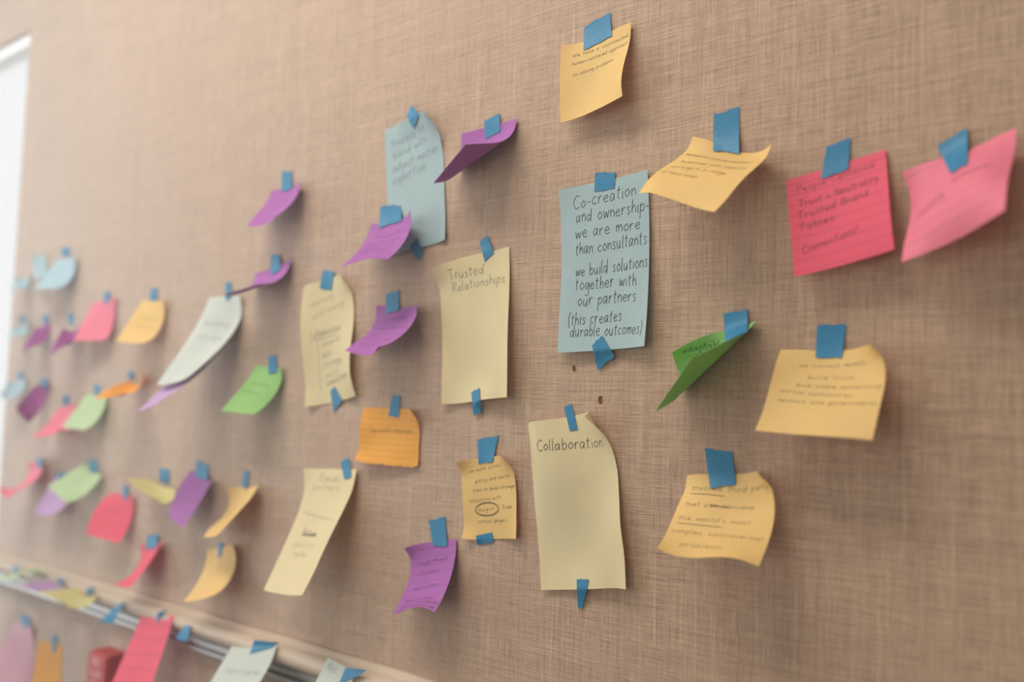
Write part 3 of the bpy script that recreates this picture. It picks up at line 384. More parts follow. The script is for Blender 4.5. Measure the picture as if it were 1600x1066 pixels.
   '-2090 -17 14309,-1943 -9 14309,-1794 -9 14310,-1647 -9 14310,-1499 -9 14310,-1355 -41 14308,-1237 -124 14294,-2087 -49 14212,-1941 -24 14209,-1794 -12 14209,-1647 -9 14209,-1499 -9 14208,-1352 -25 14208,-1209 -61 14206,-2085 -73 14112,-1940 -43 14110,-1794 -21 14108,-1647 -10 14107,-1499 -10 14107,-1351 -18 14107,-1203 -25 14107,-2086 -76 14011,-1940 -51 14009,-1794 -33 14007,-1646 -22 14006,-1499 -18 14006,-1351 -18 14006,-1203 -19 14005,-2088 -70 13909,-1941 -57 13908,-1793 -48 13907,-1646 -41 13906,-1499 -32 13905,-1352 -24 13905,-1204 -22 13904,-2088 -84 13811,-1940 -75 13809,-1793 -70 13808,-1645 -62 13806,-1498 -50 13805,-1351 -35 13804,-1204 -20 13805,-2084 -142 13731,-1939 -113 13714,-1792 -98 13710,-1644 -86 13708,-1497 -70 13706,-1349 -51 13704,-1202 -38 13708',
   ['-1649 -8 14451,-1624 -8 14456,-1600 -8 14453,-1576 -8 14452,-1552 -8 14453,-1528 -8 14448,-1658 -9 14414,-1632 -9 14414,-1606 -9 14413,-1581 -9 14413,-1556 -9 14413,-1530 -9 14412,-1665 -11 14378,-1638 -11 14377,-1611 -10 14376,-1585 -10 14375,-1558 -10 14374,-1532 -10 14373,-1672 -13 14342,-1644 -13 14340,-1616 -12 14338,-1588 -12 14337,-1560 -12 14335,-1533 -12 14333,-1678 -15 14305,-1649 -15 14303,-1619 -15 14301,-1591 -14 14299,-1563 -13 14296,-1533 -14 14294,-1687 -15 14269,-1657 -15 14266,-1626 -15 14263,-1596 -14 14260,-1566 -14 14258,-1536 -14 14255,-1695 -15 14237,-1665 -15 14226,-1632 -15 14230,-1601 -15 14219,-1570 -14 14218,-1538 -14 14221'],
   [('Equitable employer', 0.15, 0.44, 0.88, 0.42, 3.6, 0.45)]),
  ('c3', 'cream', 'cream long note hanging loose from one tape', 0, 0, [0.0965, 0.1449],
   '-3115 -22 13573,-2953 -9 13584,-2792 -9 13593,-2631 -9 13601,-2469 -9 13607,-2309 -9 13616,-2152 -34 13632,-3091 -14 13329,-2938 -55 13347,-2780 -75 13361,-2620 -84 13373,-2459 -90 13382,-2298 -95 13391,-2137 -103 13401,-3081 -82 13095,-2927 -123 13115,-2769 -149 13132,-2610 -167 13146,-2450 -183 13160,-2291 -201 13174,-2133 -221 13189,-3076 -187 12873,-2918 -209 12890,-2759 -234 12907,-2601 -259 12923,-2443 -285 12941,-2286 -315 12960,-2132 -350 12982,-3071 -302 12660,-2910 -312 12672,-2751 -332 12687,-2593 -360 12705,-2437 -393 12725,-2282 -431 12748,-2129 -473 12773,-3065 -416 12453,-2903 -424 12459,-2744 -442 12472,-2588 -470 12489,-2433 -506 12512,-2279 -547 12537,-2126 -590 12564,-3063 -531 12246,-2902 -541 12249,-2741 -557 12259,-2583 -582 12276,-2428 -619 12299,-2276 -665 12327,-2128 -720 12359',
   ['-2460 -12 13688,-2433 -11 13699,-2407 -10 13715,-2379 -9 13725,-2350 -9 13731,-2322 -9 13742,-2445 -14 13659,-2419 -13 13670,-2393 -12 13680,-2367 -11 13691,-2340 -10 13702,-2313 -10 13713,-2427 -19 13627,-2402 -17 13637,-2377 -15 13647,-2353 -14 13657,-2327 -14 13668,-2300 -14 13678,-2405 -26 13595,-2381 -24 13604,-2358 -22 13614,-2334 -21 13624,-2309 -21 13634,-2283 -21 13644,-2381 -35 13563,-2358 -34 13572,-2335 -32 13582,-2311 -31 13591,-2287 -31 13601,-2262 -31 13610,-2353 -47 13532,-2332 -45 13541,-2309 -45 13550,-2286 -44 13559,-2262 -44 13568,-2238 -44 13577,-2329 -58 13505,-2309 -56 13513,-2281 -58 13515,-2257 -59 13524,-2236 -58 13533,-2212 -58 13540'],
   [('Equal', 0.35, 0.1, 0.7, 0.1, 5, 0.35), ('partners', 0.25, 0.17, 0.75, 0.17, 4, 0.3), ('listening sessions', 0.15, 0.36, 0.85, 0.42, 3, 0.3), ('Action', 0.3, 0.53, 0.62, 0.55, 5, 0.8), ('plan first', 0.2, 0.63, 0.68, 0.64, 4, 0.2), ('together', 0.25, 0.7, 0.6, 0.71, 4, 0.2)]),
  ('c4', 'cream', 'cream long note left of two violet notes', 0, 0, [0.0902, 0.1445],
   '-3273 -9 15728,-3133 -41 15745,-2987 -25 15764,-2839 -9 15784,-2692 -21 15804,-2550 -72 15816,-2437 -169 15801,-3252 -51 15488,-3104 -40 15505,-2956 -23 15525,-2808 -10 15545,-2659 -9 15566,-2510 -16 15586,-2363 -43 15605,-3217 -74 15246,-3073 -41 15265,-2925 -22 15286,-2776 -12 15307,-2627 -9 15328,-2477 -9 15349,-2327 -19 15369,-3184 -74 15003,-3040 -38 15026,-2892 -19 15047,-2743 -13 15069,-2594 -19 15090,-2446 -34 15112,-2300 -56 15133,-3151 -55 14761,-3005 -28 14787,-2857 -13 14809,-2708 -13 14831,-2561 -30 14853,-2415 -63 14875,-2272 -103 14899,-3115 -37 14526,-2967 -17 14549,-2820 -9 14571,-2671 -11 14593,-2524 -30 14616,-2380 -67 14638,-2238 -112 14661,-3075 -69 14297,-2931 -26 14311,-2783 -9 14333,-2634 -9 14356,-2485 -18 14379,-2336 -41 14403,-2189 -63 14433',
   ['-2925 -11 15897,-2885 -12 15889,-2842 -12 15892,-2802 -12 15880,-2760 -14 15880,-2720 -15 15869,-2930 -13 15867,-2889 -13 15860,-2848 -13 15853,-2807 -14 15846,-2765 -15 15838,-2722 -18 15831,-2935 -16 15832,-2894 -16 15824,-2853 -15 15817,-2811 -16 15809,-2768 -18 15801,-2720 -23 15792,-2937 -22 15797,-2896 -20 15788,-2857 -18 15781,-2817 -17 15773,-2774 -18 15764,-2730 -20 15756,-2937 -29 15761,-2901 -23 15753,-2863 -20 15745,-2823 -18 15736,-2781 -17 15728,-2738 -18 15719,-2944 -30 15726,-2907 -25 15717,-2868 -21 15709,-2829 -18 15700,-2788 -17 15691,-2745 -16 15682,-2955 -30 15687,-2914 -26 15681,-2876 -22 15667,-2835 -19 15666,-2793 -17 15658,-2752 -16 15645', '-2691 -16 14484,-2675 -16 14492,-2661 -17 14506,-2642 -19 14511,-2630 -20 14528,-2614 -22 14539,-2675 -16 14438,-2659 -16 14453,-2641 -17 14468,-2623 -19 14483,-2605 -21 14497,-2586 -23 14512,-2662 -16 14398,-2643 -16 14416,-2623 -18 14434,-2603 -20 14452,-2582 -22 14469,-2561 -24 14487,-2649 -15 14358,-2628 -16 14379,-2606 -18 14400,-2583 -20 14421,-2559 -23 14442,-2535 -26 14462,-2637 -14 14318,-2613 -15 14342,-2589 -17 14366,-2563 -20 14390,-2537 -23 14414,-2510 -27 14438,-2626 -13 14278,-2600 -14 14305,-2572 -16 14332,-2544 -20 14359,-2515 -23 14386,-2485 -27 14413,-2615 -12 14243,-2586 -13 14269,-2556 -15 14299,-2524 -18 14327,-2490 -23 14354,-2456 -30 14386'],
   [('Learning', 0.15, 0.2, 0.6, 0.16, 4, 0.25), ('and doing', 0.2, 0.3, 0.8, 0.24, 4, 0.3), ('Collaborative', 0.15, 0.46, 0.72, 0.44, 5, 0.45), ('research', 0.35, 0.54, 0.72, 0.52, 4, 0.3), ('data', 0.35, 0.63, 0.52, 0.62, 4, 0.3), ('strategy', 0.35, 0.71, 0.75, 0.69, 4, 0.35), ('policy', 0.38, 0.8, 0.65, 0.78, 4, 0.3), ('communications', 0.38, 0.86, 0.9, 0.83, 4, 0.35)]),
  ('v3', 'violet', 'violet note beside the Trusted Relationships note', 1, 0, [0.0832, 0.0684],
   '-1954 -21 15435,-1814 -10 15430,-1675 -9 15414,-1536 -13 15399,-1401 -41 15393,-1273 -95 15397,-1161 -177 15405,-1962 -9 15329,-1824 -15 15316,-1687 -34 15305,-1551 -60 15297,-1417 -92 15291,-1284 -131 15290,-1152 -177 15293,-1976 -31 15223,-1838 -52 15211,-1703 -82 15204,-1569 -117 15199,-1435 -152 15195,-1300 -187 15192,-1165 -220 15190,-1993 -90 15132,-1857 -114 15118,-1722 -145 15110,-1588 -181 15107,-1454 -219 15106,-1320 -256 15103,-1187 -290 15099,-2014 -171 15058,-1879 -192 15038,-1744 -219 15026,-1610 -253 15021,-1477 -292 15021,-1344 -334 15023,-1213 -376 15022,-2038 -262 14993,-1903 -277 14966,-1767 -299 14948,-1632 -329 14939,-1500 -369 14940,-1371 -417 14949,-1244 -471 14963,-2063 -349 14917,-1927 -361 14893,-1790 -378 14870,-1655 -405 14857,-1524 -447 14860,-1400 -504 14881,-1287 -572 14922',
   ['-1821 -10 15553,-1778 -9 15559,-1737 -9 15565,-1695 -9 15573,-1653 -8 15578,-1612 -8 15593,-1817 -11 15517,-1775 -10 15524,-1734 -10 15531,-1692 -9 15538,-1651 -9 15544,-1610 -9 15551,-1811 -13 15480,-1770 -12 15487,-1730 -11 15495,-1689 -11 15502,-1648 -10 15509,-1607 -10 15516,-1805 -16 15443,-1765 -15 15451,-1725 -14 15458,-1684 -13 15465,-1644 -13 15473,-1603 -13 15480,-1801 -18 15406,-1759 -18 15414,-1719 -17 15422,-1678 -17 15429,-1637 -17 15437,-1597 -17 15444,-1795 -21 15370,-1752 -22 15377,-1711 -22 15385,-1669 -23 15393,-1628 -24 15400,-1588 -24 15408,-1789 -24 15338,-1743 -28 15335,-1702 -28 15353,-1659 -31 15357,-1615 -34 15359,-1576 -35 15369'],
   [('Focus on', 0.15, 0.25, 0.72, 0.24, 2.5, 0.35), ('building shared', 0.1, 0.42, 0.85, 0.4, 2.2, 0.4), ('goals and trust', 0.12, 0.55, 0.85, 0.53, 2.2, 0.4), ('across the', 0.1, 0.68, 0.7, 0.66, 2.2, 0.4), ('network', 0.1, 0.8, 0.6, 0.78, 2.2, 0.3)]),
  ('v4', 'violet', 'violet note over the upper pale blue note', 1, 0, [0.0796, 0.0687],
   '-1997 -96 16344,-1868 -68 16327,-1736 -58 16322,-1604 -68 16328,-1478 -98 16343,-1360 -151 16364,-1254 -228 16389,-2001 -131 16236,-1869 -118 16225,-1736 -114 16222,-1604 -121 16225,-1474 -141 16236,-1349 -176 16254,-1229 -228 16279,-2004 -182 16135,-1871 -179 16130,-1738 -180 16127,-1605 -185 16129,-1474 -199 16137,-1343 -222 16151,-1215 -256 16173,-2006 -247 16042,-1873 -250 16041,-1740 -254 16040,-1607 -260 16042,-1475 -269 16047,-1342 -284 16057,-1210 -305 16073,-2008 -324 15956,-1876 -330 15958,-1743 -336 15961,-1610 -343 15964,-1477 -351 15967,-1344 -360 15972,-1212 -372 15979,-2010 -409 15877,-1879 -417 15883,-1746 -426 15890,-1614 -435 15896,-1481 -443 15900,-1349 -449 15899,-1218 -453 15893,-2014 -498 15805,-1882 -510 15816,-1750 -523 15829,-1618 -534 15840,-1487 -543 15845,-1357 -546 15838,-1228 -543 15815',
   ['-1958 -13 16539,-1891 -12 16546,-1825 -12 16538,-1759 -12 16542,-1693 -12 16558,-1627 -12 16562,-1957 -17 16497,-1889 -15 16502,-1823 -15 16507,-1755 -15 16511,-1688 -15 16515,-1621 -16 16519,-1950 -25 16458,-1883 -23 16463,-1816 -21 16468,-1748 -21 16473,-1679 -22 16477,-1610 -23 16481,-1937 -39 16417,-1872 -34 16423,-1806 -31 16429,-1737 -31 16433,-1665 -33 16437,-1594 -36 16441,-1915 -61 16374,-1854 -52 16381,-1790 -46 16388,-1721 -45 16393,-1646 -50 16396,-1571 -55 16399,-1889 -86 16330,-1833 -72 16339,-1772 -63 16346,-1701 -63 16352,-1623 -70 16354,-1538 -84 16355,-1874 -103 16282,-1813 -92 16291,-1756 -78 16308,-1685 -77 16313,-1602 -88 16315,-1507 -111 16317'],
   [('Bridge the', 0.2, 0.3, 0.75, 0.26, 2.5, 0.35), ('gaps between', 0.12, 0.45, 0.8, 0.42, 2.4, 0.4), ('people and', 0.1, 0.58, 0.75, 0.56, 2.4, 0.4), ('their ideas', 0.08, 0.7, 0.75, 0.68, 2.4, 0.4)]),
  ('v5', 'violet', 'smooth violet note high on the left', 0, 0, [0.0702, 0.0608],
   '-4021 -9 16990,-3904 -9 16988,-3786 -9 16985,-3668 -9 16983,-3552 -20 16984,-3438 -45 16989,-3329 -86 17000,-4023 -42 16898,-3906 -45 16896,-3788 -49 16893,-3672 -54 16892,-3555 -64 16892,-3440 -79 16894,-3325 -101 16900,-4026 -91 16812,-3909 -93 16808,-3792 -98 16805,-3676 -104 16803,-3559 -113 16803,-3443 -125 16804,-3326 -138 16808,-4030 -149 16730,-3913 -148 16723,-3796 -151 16718,-3680 -157 16717,-3563 -167 16717,-3446 -178 16719,-3329 -192 16723,-4034 -210 16650,-3918 -206 16639,-3801 -207 16634,-3684 -213 16632,-3567 -224 16633,-3451 -239 16638,-3336 -258 16645,-4038 -271 16568,-3922 -264 16556,-3806 -264 16550,-3688 -270 16549,-3572 -284 16552,-3458 -305 16560,-3345 -332 16573,-4044 -327 16481,-3927 -320 16472,-3810 -321 16467,-3693 -330 16466,-3578 -347 16472,-3466 -373 16486,-3357 -410 16507',
   ['-3825 -8 17214,-3784 -8 17207,-3742 -9 17189,-3701 -9 17193,-3660 -9 17185,-3619 -10 17177,-3822 -9 17164,-3781 -9 17159,-3740 -9 17155,-3698 -10 17150,-3657 -10 17145,-3616 -11 17141,-3818 -11 17120,-3777 -11 17117,-3735 -11 17114,-3694 -12 17110,-3652 -13 17107,-3611 -13 17104,-3812 -13 17076,-3771 -13 17074,-3730 -14 17072,-3688 -15 17070,-3646 -16 17068,-3604 -17 17066,-3803 -19 17030,-3762 -19 17030,-3721 -19 17030,-3679 -20 17029,-3636 -21 17028,-3594 -22 17028,-3787 -29 16984,-3746 -29 16985,-3705 -29 16986,-3662 -30 16986,-3621 -31 16987,-3579 -32 16988,-3766 -43 16935,-3723 -44 16934,-3684 -43 16939,-3638 -47 16937,-3601 -44 16948,-3555 -48 16952'],
   [('growth', 0.25, 0.4, 0.75, 0.4, 3, 0.2)]),
  ('v6', 'violet', 'curled violet note above the mint long note', 0, 0, [0.076, 0.076],
   '-4281 -9 15957,-4155 -12 15964,-4029 -19 15971,-3903 -27 15977,-3776 -35 15984,-3650 -42 15991,-3524 -50 15998,-4271 -9 15937,-4146 -9 15958,-4022 -9 15980,-3897 -14 16002,-3772 -19 16023,-3648 -24 16045,-3523 -29 16067,-4254 -58 15827,-4129 -61 15847,-4004 -65 15868,-3880 -68 15889,-3755 -71 15910,-3630 -75 15931,-3505 -78 15952,-4241 -144 15735,-4116 -146 15755,-3991 -148 15774,-3866 -150 15794,-3741 -152 15813,-3616 -154 15833,-3490 -156 15853,-4232 -251 15669,-4107 -252 15687,-3981 -253 15704,-3856 -253 15722,-3731 -254 15740,-3605 -255 15758,-3480 -256 15777,-4228 -372 15632,-4102 -372 15648,-3976 -372 15664,-3851 -372 15680,-3725 -372 15696,-3599 -372 15712,-3474 -373 15729,-4227 -498 15627,-4101 -498 15641,-3975 -498 15655,-3849 -498 15669,-3723 -498 15683,-3597 -498 15698,-3472 -498 15712',
   ['-3971 -12 16177,-3933 -12 16170,-3894 -13 16161,-3856 -14 16167,-3818 -14 16159,-3781 -14 16159,-3964 -14 16129,-3926 -14 16129,-3887 -15 16129,-3849 -16 16129,-3810 -17 16129,-3773 -17 16129,-3955 -18 16086,-3917 -18 16088,-3877 -19 16089,-3838 -20 16091,-3799 -21 16092,-3761 -22 16094,-3943 -24 16043,-3904 -25 16046,-3864 -26 16049,-3825 -27 16052,-3785 -28 16056,-3746 -29 16059,-3924 -35 15998,-3884 -36 16003,-3844 -37 16008,-3805 -38 16013,-3766 -39 16018,-3727 -40 16023,-3897 -51 15953,-3855 -54 15959,-3816 -55 15966,-3779 -53 15973,-3741 -54 15979,-3701 -55 15986,-3866 -71 15911,-3817 -78 15911,-3777 -79 15917,-3750 -71 15937,-3713 -70 15945,-3669 -74 15947'],
   []),
  ('m1', 'mint', 'mint long note sweeping down left', 0, 0, [0.081, 0.1373],
   '-5316 -9 15690,-5186 -30 15698,-5053 -35 15702,-4918 -24 15701,-4781 -9 15697,-4647 -9 15690,-4525 -61 15682,-5317 -92 15473,-5184 -108 15483,-5050 -105 15485,-4917 -86 15480,-4786 -59 15472,-4654 -33 15463,-4516 -24 15459,-5314 -200 15268,-5179 -202 15274,-5045 -192 15274,-4912 -171 15268,-4781 -143 15259,-4648 -117 15252,-4511 -104 15254,-5306 -322 15073,-5171 -313 15074,-5038 -298 15072,-4904 -279 15067,-4770 -258 15062,-4636 -244 15061,-4503 -243 15070,-5294 -452 14883,-5160 -437 14882,-5026 -422 14880,-4892 -408 14879,-4757 -399 14882,-4623 -397 14891,-4490 -405 14908,-5282 -584 14696,-5147 -571 14696,-5012 -560 14698,-4878 -555 14704,-4743 -557 14717,-4610 -564 14736,-4475 -573 14760,-5269 -713 14506,-5134 -707 14513,-4999 -707 14523,-4864 -711 14537,-4729 -719 14557,-4595 -732 14582,-4466 -751 14614',
   ['-4938 -11 15874,-4914 -11 15884,-4890 -10 15887,-4866 -10 15888,-4841 -9 15881,-4816 -9 15878,-4933 -13 15838,-4908 -13 15840,-4884 -12 15842,-4861 -11 15844,-4837 -10 15846,-4813 -10 15848,-4924 -17 15798,-4900 -16 15801,-4877 -15 15803,-4855 -13 15806,-4832 -12 15809,-4809 -11 15811,-4913 -22 15757,-4890 -21 15761,-4868 -19 15764,-4847 -17 15768,-4826 -15 15772,-4803 -14 15775,-4900 -30 15716,-4878 -28 15721,-4858 -25 15725,-4838 -22 15730,-4817 -19 15734,-4795 -18 15738,-4882 -39 15675,-4864 -35 15681,-4845 -31 15686,-4826 -28 15691,-4807 -24 15697,-4786 -22 15702,-4868 -47 15640,-4850 -42 15637,-4832 -38 15644,-4814 -34 15652,-4797 -30 15663,-4778 -26 15667'],
   [('Shared learning', 0.2, 0.3, 0.8, 0.32, 5, 0.12), ('in every region', 0.2, 0.45, 0.8, 0.47, 5, 0.1)]),
  ('l1', 'lilac', 'lilac long note tucked behind the mint note', 0, 0, [0.0661, 0.1854],
   '-5304 -33 15541,-5190 -42 15549,-5075 -42 15551,-4960 -35 15549,-4846 -25 15544,-4732 -14 15537,-4618 -11 15530,-5306 -114 15294,-5190 -117 15299,-5075 -112 15300,-4960 -101 15296,-4848 -86 15288,-4735 -70 15280,-4619 -58 15276,-5307 -236 15061,-5191 -230 15062,-5076 -220 15060,-4961 -208 15056,-4846 -195 15051,-4731 -183 15048,-4616 -177 15050,-5307 -374 14837,-5191 -364 14836,-5076 -354 14834,-4961 -344 14833,-4845 -338 14836,-4729 -335 14842,-4614 -337 14854,-5311 -503 14616,-5195 -496 14617,-5078 -490 14621,-4963 -488 14627,-4847 -490 14639,-4732 -494 14655,-4617 -502 14675,-5313 -693 14393,-5197 -692 14402,-5081 -696 14414,-4965 -702 14429,-4848 -709 14448,-4732 -718 14470,-4619 -731 14497,-5309 -924 14170,-5194 -929 14187,-5078 -943 14208,-4960 -956 14231,-4844 -968 14257,-4726 -981 14285,-4615 -1001 14318',
   [],
   []),
  ('g2', 'green', 'bright green note in the middle row', 0, 0, [0.0646, 0.072],
   '-4207 -9 14779,-4096 -9 14783,-3988 -9 14778,-3879 -9 14770,-3769 -9 14762,-3662 -26 14755,-3567 -75 14747,-4203 -53 14674,-4099 -75 14684,-3993 -80 14682,-3886 -74 14672,-3780 -62 14656,-3675 -52 14639,-3567 -51 14626,-4208 -122 14576,-4104 -146 14587,-3998 -154 14587,-3892 -148 14578,-3788 -130 14558,-3686 -105 14533,-3585 -79 14508,-4215 -200 14481,-4110 -219 14490,-4003 -228 14492,-3896 -224 14484,-3792 -206 14466,-3693 -176 14437,-3599 -139 14401,-4221 -279 14389,-4114 -293 14395,-4007 -301 14397,-3900 -299 14391,-3795 -285 14376,-3695 -257 14349,-3602 -220 14312,-4225 -358 14297,-4118 -367 14301,-4010 -374 14301,-3902 -374 14297,-3796 -364 14286,-3692 -344 14268,-3591 -313 14241,-4229 -440 14208,-4121 -442 14206,-4014 -446 14205,-3905 -447 14202,-3796 -443 14196,-3686 -433 14190,-3575 -418 14187',
   ['-3922 -11 14897,-3890 -11 14907,-3858 -10 14907,-3825 -10 14904,-3793 -10 14913,-3761 -9 14917,-3914 -14 14862,-3882 -13 14865,-3850 -12 14868,-3818 -11 14870,-3786 -11 14873,-3754 -11 14876,-3903 -19 14826,-3871 -18 14829,-3840 -16 14832,-3809 -15 14835,-3777 -14 14838,-3745 -14 14841,-3888 -27 14790,-3857 -25 14793,-3827 -23 14796,-3797 -20 14799,-3766 -19 14802,-3734 -18 14805,-3867 -38 14754,-3838 -35 14757,-3810 -32 14760,-3781 -29 14763,-3751 -27 14766,-3719 -26 14769,-3840 -55 14717,-3815 -49 14721,-3788 -45 14724,-3761 -40 14727,-3732 -37 14730,-3700 -36 14734,-3812 -72 14681,-3792 -63 14688,-3762 -60 14686,-3741 -52 14694,-3713 -48 14697,-3679 -47 14693'],
   [('flexible', 0.3, 0.4, 0.8, 0.4, 3, 0.2), ('partners', 0.2, 0.58, 0.75, 0.6, 3, 0.2)]),
  ('y4', 'yellow', 'pale yellow note right of the pink note', 0, 0, [0.0725, 0.0708],
   '-7051 -17 15756,-6932 -9 15743,-6811 -9 15734,-6690 -10 15727,-6570 -26 15720,-6453 -54 15712,-6340 -98 15700,-7058 -75 15652,-6939 -60 15637,-6819 -48 15624,-6699 -41 15613,-6579 -40 15603,-6460 -47 15595,-6341 -64 15587,-7063 -132 15548,-6945 -114 15532,-6826 -97 15517,-6707 -81 15502,-6588 -69 15489,-6468 -62 15478,-6347 -61 15469,-7068 -189 15444,-6950 -170 15428,-6832 -150 15412,-6713 -131 15396,-6595 -113 15380,-6475 -98 15366,-6354 -87 15354,-7073 -247 15341,-6954 -228 15325,-6836 -209 15309,-6718 -189 15293,-6599 -170 15278,-6480 -153 15263,-6361 -138 15249,-7077 -305 15237,-6958 -287 15223,-6840 -271 15209,-6721 -255 15195,-6601 -240 15182,-6482 -226 15171,-6362 -214 15161,-7081 -363 15134,-6962 -347 15121,-6842 -335 15110,-6721 -327 15101,-6600 -321 15096,-6478 -316 15094,-6356 -311 15097',
   ['-6848 -8 15927,-6809 -8 15922,-6771 -8 15915,-6732 -8 15915,-6693 -8 15910,-6655 -8 15906,-6851 -8 15895,-6813 -8 15891,-6774 -8 15887,-6736 -8 15883,-6698 -8 15880,-6660 -8 15876,-6853 -9 15865,-6815 -9 15861,-6777 -9 15858,-6739 -9 15854,-6701 -9 15850,-6663 -9 15846,-6854 -10 15835,-6816 -10 15831,-6778 -10 15828,-6740 -11 15824,-6702 -11 15821,-6664 -11 15817,-6852 -13 15804,-6815 -13 15801,-6778 -13 15797,-6740 -13 15794,-6702 -14 15791,-6664 -14 15787,-6849 -17 15773,-6813 -16 15770,-6775 -16 15767,-6738 -16 15764,-6700 -17 15761,-6662 -18 15758,-6844 -22 15738,-6810 -20 15738,-6772 -21 15731,-6738 -19 15732,-6699 -21 15727,-6658 -23 15728'],
   [('shared work', 0.2, 0.4, 0.8, 0.42, 4, 0.2), ('and values', 0.2, 0.6, 0.8, 0.62, 4, 0.2)]),
  ('p3', 'pink2', 'pink note left of the pale yellow note', 0, 0, [0.0747, 0.0686],
   '-8585 -9 15791,-8462 -9 15801,-8338 -9 15812,-8213 -9 15822,-8089 -13 15831,-7965 -27 15839,-7843 -53 15845,-8577 -58 15688,-8453 -49 15696,-8329 -39 15703,-8205 -31 15710,-8081 -26 15717,-7957 -26 15725,-7833 -35 15732,-8566 -110 15586,-8443 -94 15590,-8320 -76 15595,-8197 -60 15600,-8074 -46 15605,-7950 -35 15611,-7826 -30 15618,-8555 -162 15483,-8433 -139 15485,-8311 -116 15488,-8188 -94 15491,-8066 -73 15494,-7943 -54 15499,-7819 -38 15504,-8543 -214 15381,-8422 -186 15381,-8300 -159 15382,-8179 -132 15383,-8057 -107 15386,-7934 -84 15389,-7811 -62 15394,-8531 -265 15278,-8410 -233 15277,-8289 -203 15277,-8168 -175 15278,-8046 -149 15280,-7924 -124 15284,-7801 -102 15289,-8518 -316 15176,-8398 -282 15175,-8277 -250 15174,-8156 -222 15174,-8033 -197 15177,-7910 -176 15183,-7786 -160 15193',
   ['-8270 -9 15947,-8227 -10 15942,-8183 -10 15937,-8140 -11 15931,-8097 -12 15935,-8055 -12 15930,-8264 -10 15915,-8223 -11 15913,-8180 -11 15910,-8138 -13 15908,-8095 -14 15905,-8053 -15 15903,-8257 -12 15888,-8217 -12 15886,-8176 -14 15883,-8133 -15 15881,-8090 -17 15878,-8047 -20 15876,-8249 -14 15860,-8210 -15 15858,-8169 -16 15856,-8128 -18 15853,-8085 -21 15851,-8038 -26 15848,-8238 -18 15832,-8200 -18 15830,-8162 -19 15828,-8123 -21 15826,-8082 -23 15824,-8039 -27 15821,-8225 -22 15805,-8190 -23 15803,-8154 -23 15801,-8118 -24 15799,-8080 -26 15797,-8041 -28 15795,-8212 -27 15778,-8177 -28 15772,-8146 -27 15776,-8113 -26 15776,-8078 -27 15773,-8042 -29 15768'],
   []),
  ('v7', 'plum', 'left one of two narrow plum notes', 0, 0, [0.0313, 0.0709],
   '-10367 -87 15462,-10328 -53 15462,-10285 -29 15473,-10240 -14 15492,-10192 -9 15514,-10143 -9 15537,-10093 -9 15556,-10309 -155 15383,-10270 -121 15383,-10229 -91 15389,-10187 -65 15399,-10143 -43 15413,-10098 -25 15429,-10053 -10 15445,-10250 -222 15304,-10211 -189 15306,-10170 -156 15310,-10129 -124 15315,-10087 -94 15322,-10045 -66 15332,-10002 -41 15344,-10190 -287 15223,-10149 -256 15231,-10108 -224 15236,-10067 -191 15240,-10026 -158 15244,-9985 -126 15249,-9942 -96 15258,-10128 -347 15141,-10085 -322 15156,-10043 -294 15166,-10002 -263 15173,-9961 -231 15178,-9920 -200 15184,-9877 -171 15193,-10063 -400 15056,-10020 -385 15080,-9977 -364 15099,-9935 -340 15114,-9893 -313 15127,-9852 -286 15141,-9811 -259 15156,-9995 -444 14969,-9953 -444 15002,-9910 -436 15032,-9866 -421 15062,-9824 -401 15091,-9783 -379 15121,-9745 -356 15153',
   ['-10366 -8 15676,-10319 -8 15677,-10273 -8 15670,-10228 -8 15664,-10182 -8 15664,-10137 -8 15660,-10370 -8 15654,-10323 -8 15651,-10276 -8 15648,-10229 -9 15645,-10183 -9 15642,-10137 -9 15639,-10375 -8 15628,-10327 -8 15627,-10279 -9 15625,-10231 -9 15624,-10183 -10 15622,-10135 -10 15620,-10380 -8 15603,-10331 -9 15603,-10281 -10 15602,-10231 -10 15602,-10182 -11 15602,-10133 -11 15601,-10385 -9 15578,-10334 -9 15579,-10283 -10 15580,-10231 -12 15580,-10180 -13 15581,-10130 -13 15582,-10390 -9 15553,-10338 -10 15555,-10285 -11 15557,-10231 -13 15559,-10179 -14 15561,-10127 -15 15563,-10397 -9 15524,-10342 -10 15535,-10288 -11 15536,-10234 -13 15535,-10177 -16 15543,-10123 -17 15541'],
   []),
  ('v8', 'plum', 'right one of two narrow plum notes', 0, 0, [0.0428, 0.0651],
   '-9219 -153 15405,-9202 -97 15363,-9160 -49 15358,-9103 -15 15379,-9043 -9 15413,-8990 -23 15449,-8956 -81 15475,-9177 -218 15325,-9147 -161 15296,-9100 -108 15289,-9045 -66 15300,-8985 -39 15325,-8927 -33 15362,-8877 -53 15407,-9133 -278 15242,-9091 -222 15227,-9040 -171 15223,-8984 -126 15231,-8925 -91 15251,-8865 -69 15283,-8806 -64 15328,-9086 -332 15158,-9035 -283 15157,-8980 -236 15162,-8923 -194 15172,-8864 -157 15190,-8804 -127 15216,-8743 -105 15250,-9034 -383 15074,-8977 -342 15088,-8920 -304 15103,-8862 -268 15121,-8803 -234 15142,-8744 -201 15164,-8684 -171 15189,-8978 -430 14991,-8918 -403 15020,-8859 -376 15049,-8801 -348 15078,-8743 -318 15106,-8686 -287 15132,-8629 -254 15156,-8916 -474 14911,-8857 -464 14955,-8799 -450 14998,-8742 -431 15041,-8686 -407 15084,-8630 -379 15125,-8575 -347 15165',
